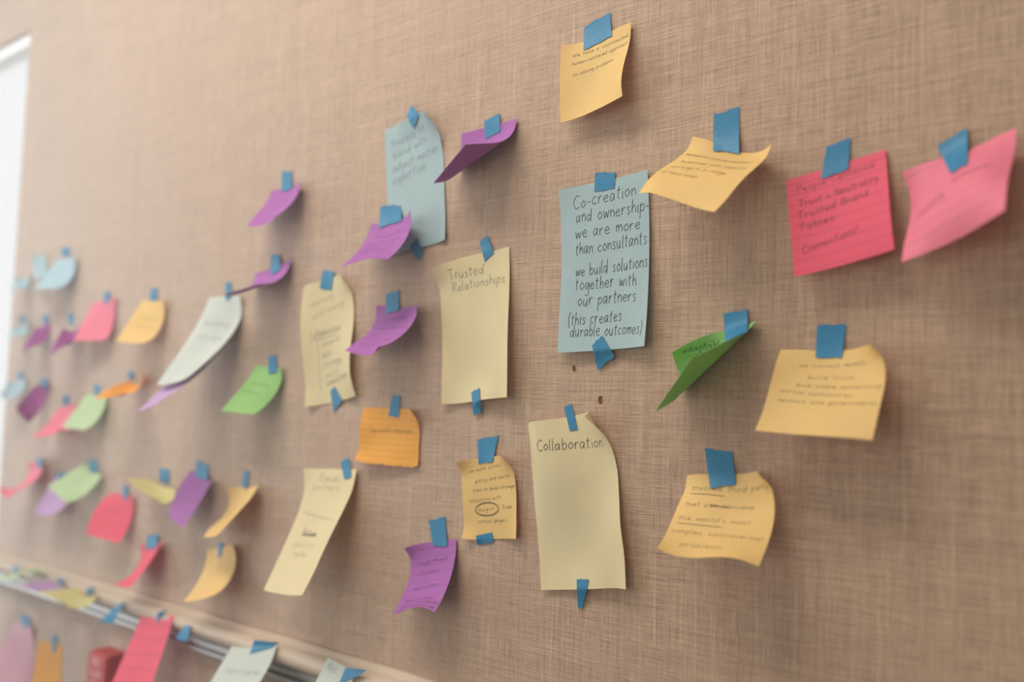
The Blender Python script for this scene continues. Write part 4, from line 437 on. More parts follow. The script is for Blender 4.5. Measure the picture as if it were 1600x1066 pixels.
   ['-9450 -7 15663,-9407 -7 15661,-9365 -7 15663,-9322 -7 15659,-9279 -7 15662,-9237 -7 15659,-9443 -7 15634,-9401 -7 15633,-9360 -7 15631,-9319 -7 15630,-9278 -7 15629,-9237 -7 15627,-9434 -7 15602,-9394 -7 15601,-9355 -7 15600,-9316 -7 15599,-9277 -7 15598,-9238 -7 15597,-9425 -7 15569,-9387 -7 15569,-9350 -7 15569,-9313 -7 15568,-9276 -7 15568,-9239 -7 15567,-9416 -7 15537,-9380 -7 15537,-9345 -7 15537,-9310 -7 15537,-9275 -7 15537,-9240 -7 15537,-9407 -7 15505,-9373 -7 15505,-9340 -7 15506,-9306 -7 15506,-9273 -7 15507,-9240 -7 15507,-9396 -7 15467,-9365 -7 15471,-9334 -7 15473,-9304 -7 15478,-9272 -7 15475,-9241 -7 15475'],
   []),
  ('b3', 'sky', 'largest pale blue note at far left', 0, 0, [0.0739, 0.0632],
   '-9911 -9 16588,-9789 -9 16581,-9665 -9 16576,-9541 -9 16572,-9418 -19 16568,-9297 -41 16561,-9178 -76 16551,-9914 -71 16501,-9792 -60 16491,-9669 -49 16481,-9547 -41 16472,-9425 -36 16463,-9302 -38 16456,-9180 -49 16450,-9915 -131 16414,-9794 -115 16401,-9673 -98 16388,-9551 -81 16375,-9430 -67 16363,-9308 -57 16353,-9185 -52 16346,-9916 -190 16326,-9796 -171 16312,-9675 -151 16297,-9554 -130 16282,-9433 -111 16268,-9312 -94 16255,-9189 -81 16244,-9917 -249 16238,-9797 -228 16223,-9677 -207 16208,-9556 -187 16193,-9435 -167 16179,-9314 -149 16166,-9192 -133 16153,-9918 -306 16149,-9798 -286 16135,-9677 -267 16121,-9556 -250 16109,-9434 -234 16098,-9313 -219 16088,-9191 -206 16079,-9920 -362 16060,-9799 -344 16047,-9677 -330 16037,-9554 -319 16030,-9431 -311 16026,-9307 -304 16025,-9183 -297 16029',
   ['-9826 -7 16782,-9760 -7 16772,-9694 -7 16763,-9628 -7 16759,-9563 -7 16748,-9498 -7 16739,-9823 -7 16758,-9757 -7 16750,-9692 -7 16743,-9627 -7 16735,-9563 -7 16727,-9498 -7 16719,-9819 -7 16733,-9755 -7 16726,-9690 -7 16718,-9626 -7 16711,-9562 -7 16704,-9499 -7 16697,-9816 -7 16707,-9752 -7 16701,-9688 -7 16694,-9625 -7 16687,-9562 -7 16681,-9500 -7 16674,-9812 -7 16682,-9749 -7 16676,-9687 -7 16670,-9624 -7 16663,-9562 -7 16657,-9500 -7 16651,-9809 -7 16656,-9747 -7 16651,-9685 -7 16645,-9623 -7 16640,-9562 -7 16634,-9501 -7 16629,-9805 -7 16631,-9743 -7 16622,-9683 -7 16618,-9622 -7 16614,-9562 -7 16608,-9502 -7 16605'],
   []),
  ('b4', 'sky', 'narrow pale blue slip at far left', 0, 0, [0.0215, 0.0715],
   '-10580 -137 16716,-10588 -105 16697,-10583 -70 16691,-10568 -39 16695,-10548 -15 16709,-10524 -9 16728,-10500 -10 16753,-10511 -168 16624,-10508 -133 16614,-10498 -99 16612,-10483 -66 16616,-10463 -39 16628,-10440 -20 16645,-10415 -11 16669,-10437 -196 16533,-10426 -163 16534,-10411 -130 16537,-10395 -98 16543,-10376 -70 16553,-10354 -45 16567,-10331 -25 16586,-10360 -221 16445,-10341 -192 16455,-10323 -163 16465,-10304 -133 16474,-10286 -104 16483,-10267 -76 16493,-10247 -48 16505,-10278 -240 16359,-10255 -220 16378,-10234 -196 16393,-10213 -170 16406,-10194 -142 16416,-10177 -111 16423,-10161 -80 16427,-10193 -252 16276,-10168 -244 16300,-10145 -229 16321,-10122 -207 16339,-10103 -180 16351,-10086 -149 16356,-10073 -116 16354,-10104 -256 16195,-10081 -264 16222,-10057 -259 16247,-10033 -243 16269,-10011 -218 16284,-9994 -188 16292,-9982 -155 16288',
   [],
   []),
  ('b5', 'sky', 'small pale blue note nearest the window top', 0, 0, [0.0265, 0.0702],
   '-11142 -137 16370,-11137 -102 16341,-11118 -65 16332,-11092 -32 16340,-11062 -10 16361,-11035 -9 16391,-11015 -17 16426,-11069 -199 16302,-11054 -161 16284,-11032 -123 16278,-11005 -89 16284,-10976 -61 16300,-10947 -43 16326,-10919 -37 16360,-10992 -258 16237,-10970 -221 16231,-10945 -184 16230,-10917 -150 16236,-10889 -118 16248,-10859 -92 16267,-10829 -72 16294,-10910 -315 16172,-10883 -281 16180,-10856 -247 16187,-10828 -213 16195,-10801 -180 16203,-10772 -149 16214,-10743 -119 16229,-10824 -366 16109,-10795 -340 16130,-10767 -310 16146,-10739 -279 16157,-10712 -245 16164,-10685 -210 16167,-10659 -175 16167,-10733 -409 16049,-10706 -396 16080,-10678 -373 16104,-10649 -344 16120,-10622 -311 16127,-10597 -275 16125,-10576 -238 16112,-10637 -445 15990,-10616 -448 16028,-10589 -435 16059,-10560 -410 16082,-10532 -376 16092,-10508 -340 16088,-10492 -306 16066',
   [],
   []),
  ('b6', 'sky', 'pale blue note beside the window, middle of three', 0, 0, [0.0275, 0.0691],
   '-11050 -142 15528,-11043 -107 15497,-11022 -69 15487,-10995 -35 15495,-10965 -11 15516,-10937 -9 15548,-10918 -16 15585,-10976 -207 15468,-10960 -169 15447,-10936 -130 15440,-10908 -95 15445,-10878 -65 15462,-10848 -45 15489,-10822 -38 15525,-10899 -270 15409,-10875 -232 15401,-10849 -194 15400,-10820 -158 15405,-10791 -125 15417,-10761 -97 15437,-10731 -75 15465,-10817 -330 15352,-10789 -294 15358,-10761 -258 15365,-10732 -223 15372,-10703 -189 15381,-10673 -157 15393,-10643 -126 15408,-10730 -384 15297,-10701 -355 15316,-10672 -324 15332,-10643 -291 15343,-10614 -257 15350,-10586 -222 15355,-10558 -186 15358,-10639 -433 15243,-10612 -415 15274,-10583 -390 15299,-10554 -360 15316,-10526 -326 15325,-10498 -290 15325,-10472 -253 15316,-10544 -473 15191,-10522 -471 15231,-10495 -455 15264,-10466 -428 15288,-10437 -395 15301,-10409 -358 15302,-10385 -323 15287',
   ['-11332 -7 15693,-11273 -7 15692,-11215 -7 15692,-11158 -7 15691,-11099 -7 15685,-11042 -7 15686,-11329 -7 15675,-11270 -7 15673,-11212 -7 15671,-11154 -7 15669,-11097 -7 15667,-11039 -7 15666,-11326 -7 15654,-11267 -7 15653,-11209 -7 15651,-11151 -7 15650,-11094 -7 15648,-11036 -7 15647,-11322 -7 15633,-11264 -7 15632,-11206 -7 15631,-11148 -7 15630,-11091 -7 15629,-11034 -7 15628,-11319 -7 15613,-11261 -7 15612,-11203 -7 15611,-11145 -7 15611,-11088 -7 15610,-11031 -7 15609,-11316 -7 15592,-11258 -7 15592,-11200 -7 15591,-11142 -7 15591,-11085 -7 15591,-11028 -7 15591,-11312 -7 15568,-11254 -7 15568,-11197 -7 15573,-11139 -7 15571,-11081 -7 15569,-11025 -7 15572'],
   []),
  ('b7', 'sky', 'lowest pale blue note beside the window', 0, 0, [0.035, 0.0647],
   '-11142 -174 14557,-11123 -123 14532,-11093 -75 14531,-11056 -36 14549,-11015 -10 14581,-10976 -9 14621,-10941 -18 14664,-11066 -227 14501,-11044 -177 14482,-11013 -128 14480,-10977 -84 14492,-10937 -50 14517,-10898 -28 14552,-10860 -24 14595,-10988 -281 14451,-10963 -231 14435,-10932 -181 14432,-10897 -135 14440,-10859 -95 14459,-10819 -65 14488,-10779 -46 14528,-10908 -336 14405,-10881 -285 14391,-10851 -235 14386,-10816 -188 14392,-10779 -146 14407,-10740 -110 14432,-10699 -83 14466,-10824 -390 14365,-10799 -340 14348,-10769 -290 14342,-10735 -243 14345,-10698 -200 14359,-10660 -163 14382,-10620 -133 14414,-10737 -443 14330,-10716 -394 14307,-10688 -345 14297,-10654 -298 14300,-10618 -256 14314,-10580 -221 14339,-10543 -195 14374,-10646 -494 14300,-10633 -449 14267,-10607 -400 14251,-10573 -353 14253,-10536 -313 14270,-10499 -282 14303,-10467 -268 14350',
   ['-11225 -8 14706,-11176 -9 14704,-11125 -10 14707,-11073 -12 14708,-11020 -15 14707,-10970 -16 14703,-11222 -8 14688,-11174 -9 14688,-11123 -11 14688,-11070 -13 14688,-11016 -17 14687,-10965 -19 14687,-11219 -8 14669,-11171 -9 14669,-11121 -11 14669,-11068 -14 14669,-11012 -19 14669,-10952 -25 14669,-11216 -8 14651,-11169 -9 14651,-11120 -11 14651,-11067 -15 14651,-11011 -20 14651,-10952 -25 14650,-11213 -8 14632,-11167 -9 14632,-11118 -11 14632,-11066 -15 14632,-11011 -19 14632,-10955 -25 14632,-11209 -9 14614,-11164 -10 14614,-11116 -12 14614,-11065 -15 14614,-11012 -19 14614,-10959 -24 14614,-11205 -9 14593,-11160 -10 14593,-11113 -12 14594,-11063 -16 14592,-11011 -20 14598,-10957 -25 14596'],
   []),
  ('v9', 'plum', 'wide plum note in the third row', 0, 0, [0.0318, 0.075],
   '-10194 -95 14501,-10157 -59 14486,-10112 -30 14482,-10061 -11 14486,-10008 -9 14497,-9958 -12 14511,-9913 -36 14526,-10136 -181 14430,-10109 -144 14408,-10072 -108 14393,-10029 -79 14386,-9980 -57 14387,-9930 -46 14394,-9878 -49 14407,-10075 -267 14362,-10055 -228 14332,-10026 -190 14310,-9990 -153 14295,-9948 -122 14286,-9901 -98 14284,-9850 -82 14289,-10008 -350 14295,-9996 -312 14260,-9975 -272 14233,-9946 -233 14211,-9912 -196 14194,-9872 -162 14182,-9829 -133 14174,-9935 -430 14230,-9931 -393 14191,-9917 -355 14159,-9896 -315 14132,-9870 -275 14108,-9842 -236 14086,-9813 -199 14065,-9856 -504 14167,-9859 -472 14126,-9852 -436 14089,-9839 -397 14056,-9824 -357 14025,-9811 -317 13995,-9802 -278 13963,-9769 -571 14106,-9780 -546 14063,-9781 -513 14022,-9776 -476 13983,-9773 -437 13945,-9778 -400 13908,-9796 -366 13871',
   ['-10250 -17 14597,-10204 -16 14600,-10158 -15 14601,-10108 -16 14598,-10056 -18 14600,-10005 -19 14598,-10235 -22 14575,-10190 -21 14575,-10146 -19 14576,-10097 -19 14577,-10044 -21 14577,-9992 -23 14578,-10207 -33 14551,-10167 -29 14552,-10128 -25 14554,-10081 -25 14555,-10027 -28 14555,-9970 -32 14556,-10167 -49 14528,-10137 -41 14529,-10106 -33 14531,-10064 -31 14532,-10010 -34 14534,-9943 -42 14535,-10118 -68 14505,-10105 -53 14507,-10082 -42 14509,-10047 -37 14510,-9997 -38 14512,-9935 -44 14514,-10090 -78 14481,-10077 -63 14484,-10059 -51 14486,-10031 -42 14488,-9986 -41 14491,-9928 -46 14493,-10062 -89 14456,-10052 -73 14459,-10037 -59 14462,-10018 -47 14470,-9976 -44 14467,-9921 -48 14474'],
   []),
  ('p4', 'pink2', 'pink note half behind the mint green note', 0, 0, [0.0759, 0.0652],
   '-9541 -29 14115,-9416 -18 14135,-9292 -9 14156,-9167 -9 14180,-9043 -20 14205,-8923 -55 14230,-8811 -113 14244,-9521 -90 14027,-9397 -73 14044,-9272 -54 14060,-9148 -40 14078,-9024 -36 14100,-8900 -46 14124,-8778 -74 14147,-9500 -150 13938,-9376 -132 13955,-9253 -111 13969,-9129 -90 13983,-9005 -73 14000,-8881 -63 14019,-8757 -61 14041,-9479 -215 13854,-9355 -198 13871,-9232 -177 13886,-9108 -154 13898,-8985 -130 13909,-8862 -106 13921,-8738 -85 13936,-9458 -292 13779,-9333 -272 13795,-9210 -252 13810,-9086 -230 13823,-8964 -203 13832,-8841 -175 13840,-8717 -148 13850,-9435 -380 13722,-9311 -355 13729,-9187 -334 13742,-9063 -313 13755,-8940 -290 13769,-8817 -264 13784,-8694 -240 13802,-9411 -480 13689,-9289 -448 13678,-9166 -421 13679,-9041 -399 13692,-8916 -383 13719,-8794 -367 13760,-8678 -343 13816',
   ['-9437 -7 14343,-9386 -7 14339,-9336 -7 14335,-9286 -7 14336,-9236 -7 14336,-9187 -7 14335,-9432 -7 14312,-9384 -7 14312,-9335 -8 14311,-9287 -8 14310,-9239 -8 14309,-9191 -8 14308,-9428 -8 14286,-9381 -8 14286,-9334 -8 14286,-9287 -8 14285,-9240 -8 14285,-9194 -8 14285,-9424 -8 14259,-9378 -8 14260,-9332 -8 14260,-9286 -9 14261,-9241 -9 14262,-9196 -9 14262,-9419 -8 14232,-9375 -9 14234,-9330 -9 14235,-9285 -10 14237,-9241 -10 14238,-9197 -11 14239,-9415 -8 14205,-9372 -9 14208,-9328 -10 14210,-9284 -11 14212,-9240 -12 14214,-9198 -13 14216,-9411 -9 14182,-9370 -9 14184,-9327 -10 14181,-9284 -11 14185,-9241 -13 14189,-9197 -15 14192'],
   []),
  ('g3', 'green2', 'pale green note below the orange strip', 0, 0, [0.0733, 0.061],
   '-8614 -9 14364,-8493 -9 14358,-8371 -9 14352,-8248 -9 14347,-8126 -13 14343,-8005 -28 14340,-7886 -55 14339,-8618 -64 14280,-8497 -59 14271,-8375 -53 14262,-8253 -49 14254,-8132 -47 14247,-8010 -50 14241,-7889 -60 14238,-8622 -121 14195,-8501 -113 14186,-8379 -105 14175,-8258 -97 14165,-8136 -90 14155,-8015 -86 14146,-7893 -84 14140,-8626 -177 14111,-8504 -169 14101,-8383 -160 14090,-8262 -150 14078,-8140 -141 14067,-8019 -133 14057,-7897 -126 14048,-8629 -234 14026,-8507 -226 14016,-8386 -217 14006,-8265 -208 13995,-8144 -200 13984,-8022 -192 13974,-7900 -185 13965,-8632 -291 13942,-8511 -283 13932,-8389 -276 13923,-8268 -270 13914,-8146 -265 13906,-8024 -260 13899,-7903 -257 13894,-8635 -348 13858,-8514 -340 13848,-8392 -335 13840,-8270 -334 13835,-8147 -335 13833,-8025 -338 13834,-7902 -342 13839',
   ['-8417 -8 14518,-8369 -8 14516,-8320 -8 14511,-8272 -7 14508,-8225 -7 14502,-8176 -7 14502,-8408 -8 14494,-8363 -8 14491,-8317 -8 14489,-8272 -8 14487,-8228 -8 14484,-8183 -8 14482,-8398 -9 14467,-8356 -9 14466,-8314 -8 14466,-8272 -8 14465,-8230 -8 14464,-8189 -8 14464,-8386 -10 14440,-8348 -10 14441,-8309 -9 14442,-8271 -9 14443,-8232 -9 14444,-8194 -9 14445,-8372 -13 14413,-8338 -12 14416,-8303 -11 14418,-8269 -10 14421,-8234 -10 14424,-8199 -9 14427,-8356 -16 14386,-8327 -14 14390,-8297 -13 14395,-8266 -12 14400,-8235 -11 14404,-8204 -10 14409,-8340 -20 14361,-8317 -17 14367,-8290 -15 14369,-8263 -13 14376,-8237 -12 14381,-8208 -11 14391'],
   []),
  ('o2', 'orange', 'curled orange note above the pale green note', 0, 0, [0.0463, 0.0757],
   '-7112 -103 14580,-7064 -64 14531,-7000 -30 14525,-6930 -9 14550,-6868 -9 14596,-6825 -28 14650,-6812 -86 14700,-7050 -209 14555,-7007 -174 14502,-6946 -137 14482,-6877 -107 14489,-6810 -90 14520,-6753 -93 14568,-6717 -123 14629,-6997 -319 14522,-6953 -283 14470,-6893 -246 14443,-6825 -211 14439,-6755 -186 14457,-6690 -174 14495,-6638 -182 14551,-6951 -430 14481,-6902 -393 14435,-6841 -356 14408,-6773 -320 14399,-6702 -291 14408,-6633 -269 14434,-6571 -258 14478,-6911 -540 14430,-6853 -503 14397,-6789 -467 14376,-6721 -433 14368,-6651 -402 14373,-6580 -374 14391,-6512 -350 14421,-6874 -646 14370,-6807 -612 14354,-6739 -579 14346,-6669 -547 14346,-6599 -516 14353,-6529 -485 14368,-6459 -454 14390,-6839 -747 14299,-6763 -720 14307,-6689 -691 14317,-6617 -661 14331,-6546 -630 14349,-6476 -599 14370,-6408 -567 14396',
   ['-7367 -11 14722,-7340 -11 14724,-7314 -11 14721,-7288 -11 14720,-7262 -11 14721,-7236 -11 14724,-7359 -14 14702,-7333 -14 14702,-7307 -14 14702,-7282 -14 14702,-7257 -14 14702,-7232 -13 14702,-7344 -21 14682,-7318 -21 14682,-7293 -21 14682,-7268 -21 14682,-7245 -20 14682,-7222 -19 14682,-7319 -32 14661,-7293 -33 14661,-7268 -34 14661,-7245 -33 14661,-7224 -31 14662,-7203 -29 14662,-7285 -49 14641,-7256 -52 14641,-7229 -53 14641,-7209 -52 14641,-7192 -48 14641,-7176 -44 14641,-7245 -68 14621,-7207 -76 14620,-7173 -82 14620,-7159 -77 14621,-7152 -69 14621,-7144 -61 14621,-7213 -84 14599,-7155 -102 14600,-7095 -122 14597,-7098 -109 14599,-7110 -91 14602,-7119 -75 14601'],
   []),
  ('p5', 'pink2', 'pink note at the left edge above the rail', 0, 0, [0.0778, 0.076],
   '-10422 -70 13190,-10298 -28 13200,-10169 -9 13201,-10039 -9 13207,-9913 -32 13223,-9794 -80 13246,-9688 -155 13266,-10422 -40 13068,-10293 -40 13073,-10164 -48 13081,-10036 -63 13093,-9909 -85 13107,-9783 -113 13124,-9660 -147 13146,-10417 -68 12945,-10289 -87 12956,-10162 -109 12971,-10035 -132 12986,-9909 -156 13002,-9782 -179 13017,-9653 -199 13031,-10420 -143 12845,-10292 -165 12858,-10165 -189 12874,-10039 -216 12892,-9913 -243 12910,-9787 -267 12926,-9660 -288 12938,-10432 -253 12786,-10303 -268 12786,-10175 -288 12795,-10048 -312 12810,-9922 -340 12829,-9797 -369 12849,-9673 -396 12868,-10443 -379 12777,-10317 -388 12748,-10188 -399 12737,-10060 -417 12740,-9934 -442 12755,-9810 -473 12778,-9688 -508 12806,-10435 -498 12819,-10325 -514 12749,-10203 -520 12702,-10075 -528 12680,-9946 -543 12679,-9821 -571 12697,-9703 -612 12724',
   ['-10184 -31 13297,-10092 -49 13299,-9970 -80 13299,-9850 -111 13301,-9748 -135 13298,-9683 -142 13299,-10185 -29 13266,-10093 -48 13267,-9953 -88 13272,-9819 -126 13276,-9691 -161 13281,-9645 -161 13279,-10189 -26 13238,-10111 -40 13239,-9988 -74 13244,-9818 -127 13252,-9695 -161 13257,-9651 -161 13256,-10186 -26 13210,-10124 -34 13211,-10028 -56 13215,-9885 -100 13222,-9704 -159 13232,-9661 -160 13232,-10172 -31 13183,-10121 -35 13184,-10048 -48 13187,-9939 -78 13193,-9797 -121 13201,-9675 -156 13208,-10149 -40 13156,-10101 -43 13159,-10039 -53 13162,-9952 -73 13167,-9828 -109 13175,-9689 -153 13184,-10126 -49 13127,-10075 -54 13131,-10017 -63 13135,-9945 -77 13147,-9836 -109 13147,-9699 -151 13162'],
   []),
  ('l2', 'lilac', 'lilac note behind a pale green note', 0, 0, [0.072, 0.0684],
   '-9480 -13 13064,-9362 -9 13063,-9241 -9 13067,-9122 -15 13074,-9004 -35 13082,-8889 -70 13087,-8779 -122 13088,-9477 -68 12962,-9358 -56 12960,-9238 -47 12961,-9119 -44 12964,-8999 -48 12968,-8881 -61 12974,-8764 -86 12981,-9473 -122 12861,-9354 -108 12859,-9234 -94 12857,-9115 -84 12857,-8995 -77 12858,-8875 -76 12862,-8755 -82 12869,-9468 -175 12760,-9349 -161 12758,-9230 -147 12756,-9111 -133 12754,-8991 -121 12754,-8871 -112 12754,-8750 -108 12758,-9463 -228 12659,-9344 -216 12658,-9225 -203 12657,-9106 -190 12656,-8986 -178 12656,-8866 -168 12656,-8746 -160 12657,-9458 -282 12558,-9339 -272 12559,-9219 -263 12560,-9100 -255 12563,-8980 -248 12566,-8861 -242 12570,-8742 -237 12575,-9453 -337 12457,-9333 -329 12460,-9213 -326 12466,-9093 -326 12474,-8973 -329 12485,-8854 -332 12501,-8734 -335 12521',
   ['-9471 -16 13121,-9398 -17 13112,-9326 -17 13108,-9252 -19 13106,-9173 -22 13097,-9095 -27 13093,-9453 -19 13098,-9385 -19 13093,-9315 -20 13089,-9244 -21 13085,-9167 -26 13081,-9086 -32 13078,-9430 -25 13076,-9365 -25 13072,-9299 -25 13069,-9231 -26 13065,-9159 -30 13063,-9082 -35 13060,-9402 -33 13054,-9342 -31 13052,-9281 -31 13049,-9217 -32 13046,-9149 -34 13044,-9079 -38 13042,-9374 -41 13033,-9317 -39 13031,-9260 -38 13029,-9201 -38 13027,-9139 -39 13026,-9074 -42 13024,-9345 -49 13012,-9293 -46 13010,-9241 -44 13009,-9185 -44 13008,-9129 -44 13007,-9069 -46 13007,-9313 -58 12988,-9272 -53 12992,-9224 -50 12991,-9169 -50 12988,-9121 -48 12991,-9063 -50 12989'],
   []),
  ('g4', 'green2', 'pale green note over the lilac note', 0, 0, [0.0704, 0.0616],
   '-8541 -9 13310,-8430 -9 13275,-8317 -9 13242,-8203 -9 13213,-8089 -18 13190,-7975 -39 13173,-7863 -74 13165,-8559 -88 13250,-8448 -84 13213,-8337 -82 13177,-8224 -81 13144,-8111 -85 13114,-7997 -95 13090,-7882 -113 13072,-8577 -170 13191,-8466 -165 13152,-8355 -161 13115,-8243 -159 13079,-8131 -158 13045,-8018 -160 13014,-7904 -167 12988,-8593 -253 13132,-8483 -248 13094,-8372 -244 13055,-8261 -240 13018,-8149 -236 12981,-8037 -235 12946,-7924 -234 12914,-8610 -336 13074,-8499 -332 13036,-8388 -327 12998,-8277 -323 12961,-8166 -320 12923,-8055 -316 12887,-7943 -314 12851,-8626 -421 13018,-8515 -416 12980,-8404 -412 12942,-8293 -409 12906,-8181 -407 12871,-8069 -405 12837,-7957 -403 12803,-8642 -506 12962,-8531 -500 12923,-8420 -498 12887,-8307 -496 12854,-8194 -497 12823,-8079 -498 12796,-7964 -500 12772',
   ['-8414 -13 13370,-8361 -12 13367,-8314 -11 13376,-8263 -10 13374,-8216 -9 13380,-8166 -9 13382,-8396 -15 13335,-8346 -14 13338,-8297 -13 13341,-8249 -11 13344,-8200 -10 13347,-8150 -9 13350,-8375 -19 13304,-8326 -18 13307,-8279 -15 13310,-8232 -13 13313,-8184 -11 13316,-8134 -11 13320,-8348 -27 13274,-8302 -23 13277,-8258 -19 13280,-8213 -16 13283,-8165 -14 13286,-8116 -13 13289,-8312 -39 13244,-8271 -33 13247,-8231 -27 13249,-8188 -21 13252,-8143 -18 13255,-8093 -17 13259,-8265 -56 13215,-8232 -46 13218,-8197 -37 13220,-8157 -30 13223,-8113 -26 13226,-8063 -25 13229,-8223 -70 13186,-8194 -59 13190,-8164 -48 13195,-8123 -41 13196,-8080 -36 13198,-8026 -35 13197'],
   []),
  ('c5', 'cream2', 'pale yellow note curling up to a point', 0, 0, [0.0767, 0.0394],
   '-6487 -15 13198,-6369 -11 13151,-6244 -9 13125,-6116 -9 13113,-5987 -17 13112,-5862 -47 13113,-5744 -101 13113,-6482 -82 13205,-6365 -77 13156,-6244 -71 13116,-6120 -65 13086,-5995 -65 13065,-5869 -72 13053,-5743 -91 13049,-6475 -148 13214,-6359 -143 13160,-6242 -136 13111,-6122 -128 13068,-5999 -122 13033,-5874 -118 13008,-5746 -119 12994,-6467 -214 13224,-6353 -208 13166,-6238 -201 13111,-6120 -193 13061,-6000 -185 13017,-5877 -177 12981,-5750 -171 12955,-6458 -280 13234,-6346 -274 13172,-6232 -266 13115,-6115 -259 13062,-5996 -250 13015,-5875 -242 12973,-5751 -234 12938,-6449 -346 13243,-6338 -338 13180,-6224 -331 13123,-6107 -323 13072,-5987 -314 13027,-5866 -304 12987,-5744 -291 12952,-6441 -412 13252,-6329 -403 13189,-6214 -394 13136,-6094 -385 13091,-5972 -372 13054,-5849 -354 13025,-5725 -330 13001',
   ['-6358 -7 13365,-6302 -7 13373,-6243 -7 13370,-6186 -7 13376,-6129 -7 13367,-6072 -7 13369,-6353 -7 13338,-6296 -7 13338,-6239 -7 13338,-6183 -7 13337,-6127 -7 13337,-6071 -7 13337,-6347 -7 13310,-6291 -7 13308,-6235 -7 13306,-6180 -7 13304,-6125 -7 13302,-6070 -7 13300,-6341 -7 13282,-6286 -7 13278,-6231 -7 13274,-6177 -7 13270,-6123 -7 13267,-6069 -7 13263,-6335 -7 13254,-6281 -7 13248,-6227 -7 13243,-6174 -7 13237,-6121 -7 13231,-6068 -7 13226,-6329 -7 13226,-6276 -7 13219,-6223 -7 13211,-6171 -7 13204,-6119 -7 13196,-6067 -7 13189,-6324 -7 13200,-6272 -7 13194,-6219 -7 13175,-6168 -7 13174,-6116 -7 13156,-6066 -7 13154'],
   []),
  ('v10', 'violet', 'violet note in the lower left row', 0, 0, [0.0685, 0.0664],
   '-5528 -9 13399,-5417 -9 13374,-5305 -9 13349,-5192 -13 13327,-5081 -29 13310,-4972 -59 13302,-4868 -107 13305,-5548 -66 13309,-5438 -60 13281,-5326 -60 13255,-5214 -68 13234,-5103 -85 13217,-4993 -112 13207,-4885 -149 13203,-5570 -118 13214,-5460 -112 13186,-5348 -114 13161,-5236 -123 13141,-5125 -140 13124,-5014 -165 13112,-4905 -195 13104,-5593 -160 13115,-5482 -161 13090,-5370 -167 13067,-5259 -178 13047,-5147 -195 13030,-5036 -217 13017,-4926 -244 13006,-5616 -194 13012,-5504 -204 12991,-5393 -217 12971,-5281 -232 12953,-5170 -250 12936,-5059 -270 12922,-4948 -295 12909,-5637 -218 12906,-5526 -241 12890,-5415 -262 12873,-5304 -282 12857,-5193 -302 12842,-5081 -324 12827,-4971 -347 12813,-5655 -234 12799,-5547 -271 12786,-5437 -302 12773,-5327 -329 12760,-5216 -354 12747,-5105 -377 12733,-4994 -400 12718',
   ['-5399 -9 13545,-5341 -9 13529,-5284 -9 13513,-5226 -9 13508,-5170 -10 13492,-5113 -10 13479,-5403 -10 13508,-5345 -10 13495,-5287 -10 13483,-5229 -11 13471,-5171 -11 13459,-5113 -11 13446,-5405 -13 13471,-5346 -13 13460,-5287 -13 13448,-5229 -13 13437,-5169 -14 13426,-5111 -15 13415,-5404 -17 13435,-5345 -17 13424,-5286 -17 13414,-5226 -17 13404,-5165 -19 13394,-5104 -20 13384,-5400 -23 13399,-5340 -23 13389,-5281 -23 13380,-5220 -24 13371,-5157 -26 13362,-5094 -29 13353,-5392 -32 13363,-5331 -32 13355,-5271 -32 13346,-5210 -32 13338,-5144 -36 13330,-5077 -41 13323,-5379 -44 13333,-5319 -44 13315,-5258 -43 13308,-5198 -42 13306,-5129 -47 13299,-5049 -60 13295'],
   []),
  ('y5', 'yellow', 'yellow note right of the lower violet note', 0, 0, [0.0769, 0.0731],
   '-4623 -52 13221,-4497 -22 13245,-4368 -9 13258,-4239 -9 13268,-4111 -26 13281,-3989 -57 13301,-3872 -99 13332,-4608 -9 13109,-4483 -19 13125,-4357 -38 13141,-4234 -63 13159,-4112 -95 13180,-3990 -129 13203,-3868 -161 13224,-4598 -24 12991,-4474 -54 13009,-4352 -88 13030,-4232 -126 13054,-4113 -165 13081,-3994 -205 13106,-3873 -240 13129,-4598 -87 12888,-4475 -119 12906,-4354 -156 12929,-4235 -197 12956,-4117 -240 12984,-4000 -283 13013,-3883 -326 13040,-4608 -176 12806,-4483 -203 12819,-4361 -237 12839,-4242 -276 12864,-4124 -320 12892,-4008 -365 12922,-3893 -412 12953,-4622 -268 12730,-4496 -294 12740,-4373 -325 12755,-4252 -361 12776,-4134 -403 12803,-4018 -448 12833,-3904 -496 12866,-4628 -337 12634,-4508 -379 12655,-4385 -414 12672,-4263 -448 12691,-4144 -487 12715,-4028 -532 12746,-3914 -581 12780',
   ['-4309 -7 13474,-4286 -7 13466,-4261 -7 13467,-4236 -8 13465,-4213 -8 13460,-4189 -8 13457,-4318 -8 13442,-4294 -8 13438,-4270 -8 13434,-4246 -8 13431,-4222 -8 13427,-4198 -8 13423,-4326 -8 13410,-4302 -8 13405,-4278 -8 13401,-4254 -9 13396,-4231 -9 13392,-4207 -9 13387,-4333 -9 13378,-4310 -9 13373,-4286 -10 13368,-4262 -10 13362,-4238 -11 13357,-4215 -11 13352,-4340 -10 13347,-4317 -11 13340,-4293 -12 13334,-4268 -13 13328,-4243 -15 13322,-4219 -16 13316,-4346 -12 13315,-4323 -13 13308,-4298 -14 13301,-4272 -17 13295,-4245 -21 13288,-4218 -24 13282,-4353 -13 13284,-4329 -14 13277,-4304 -17 13268,-4275 -23 13257,-4243 -29 13252,-4208 -39 13246'],
   []),
  ('p6', 'pink', 'pink note right of the pale green pair', 0, 0, [0.0766, 0.068],
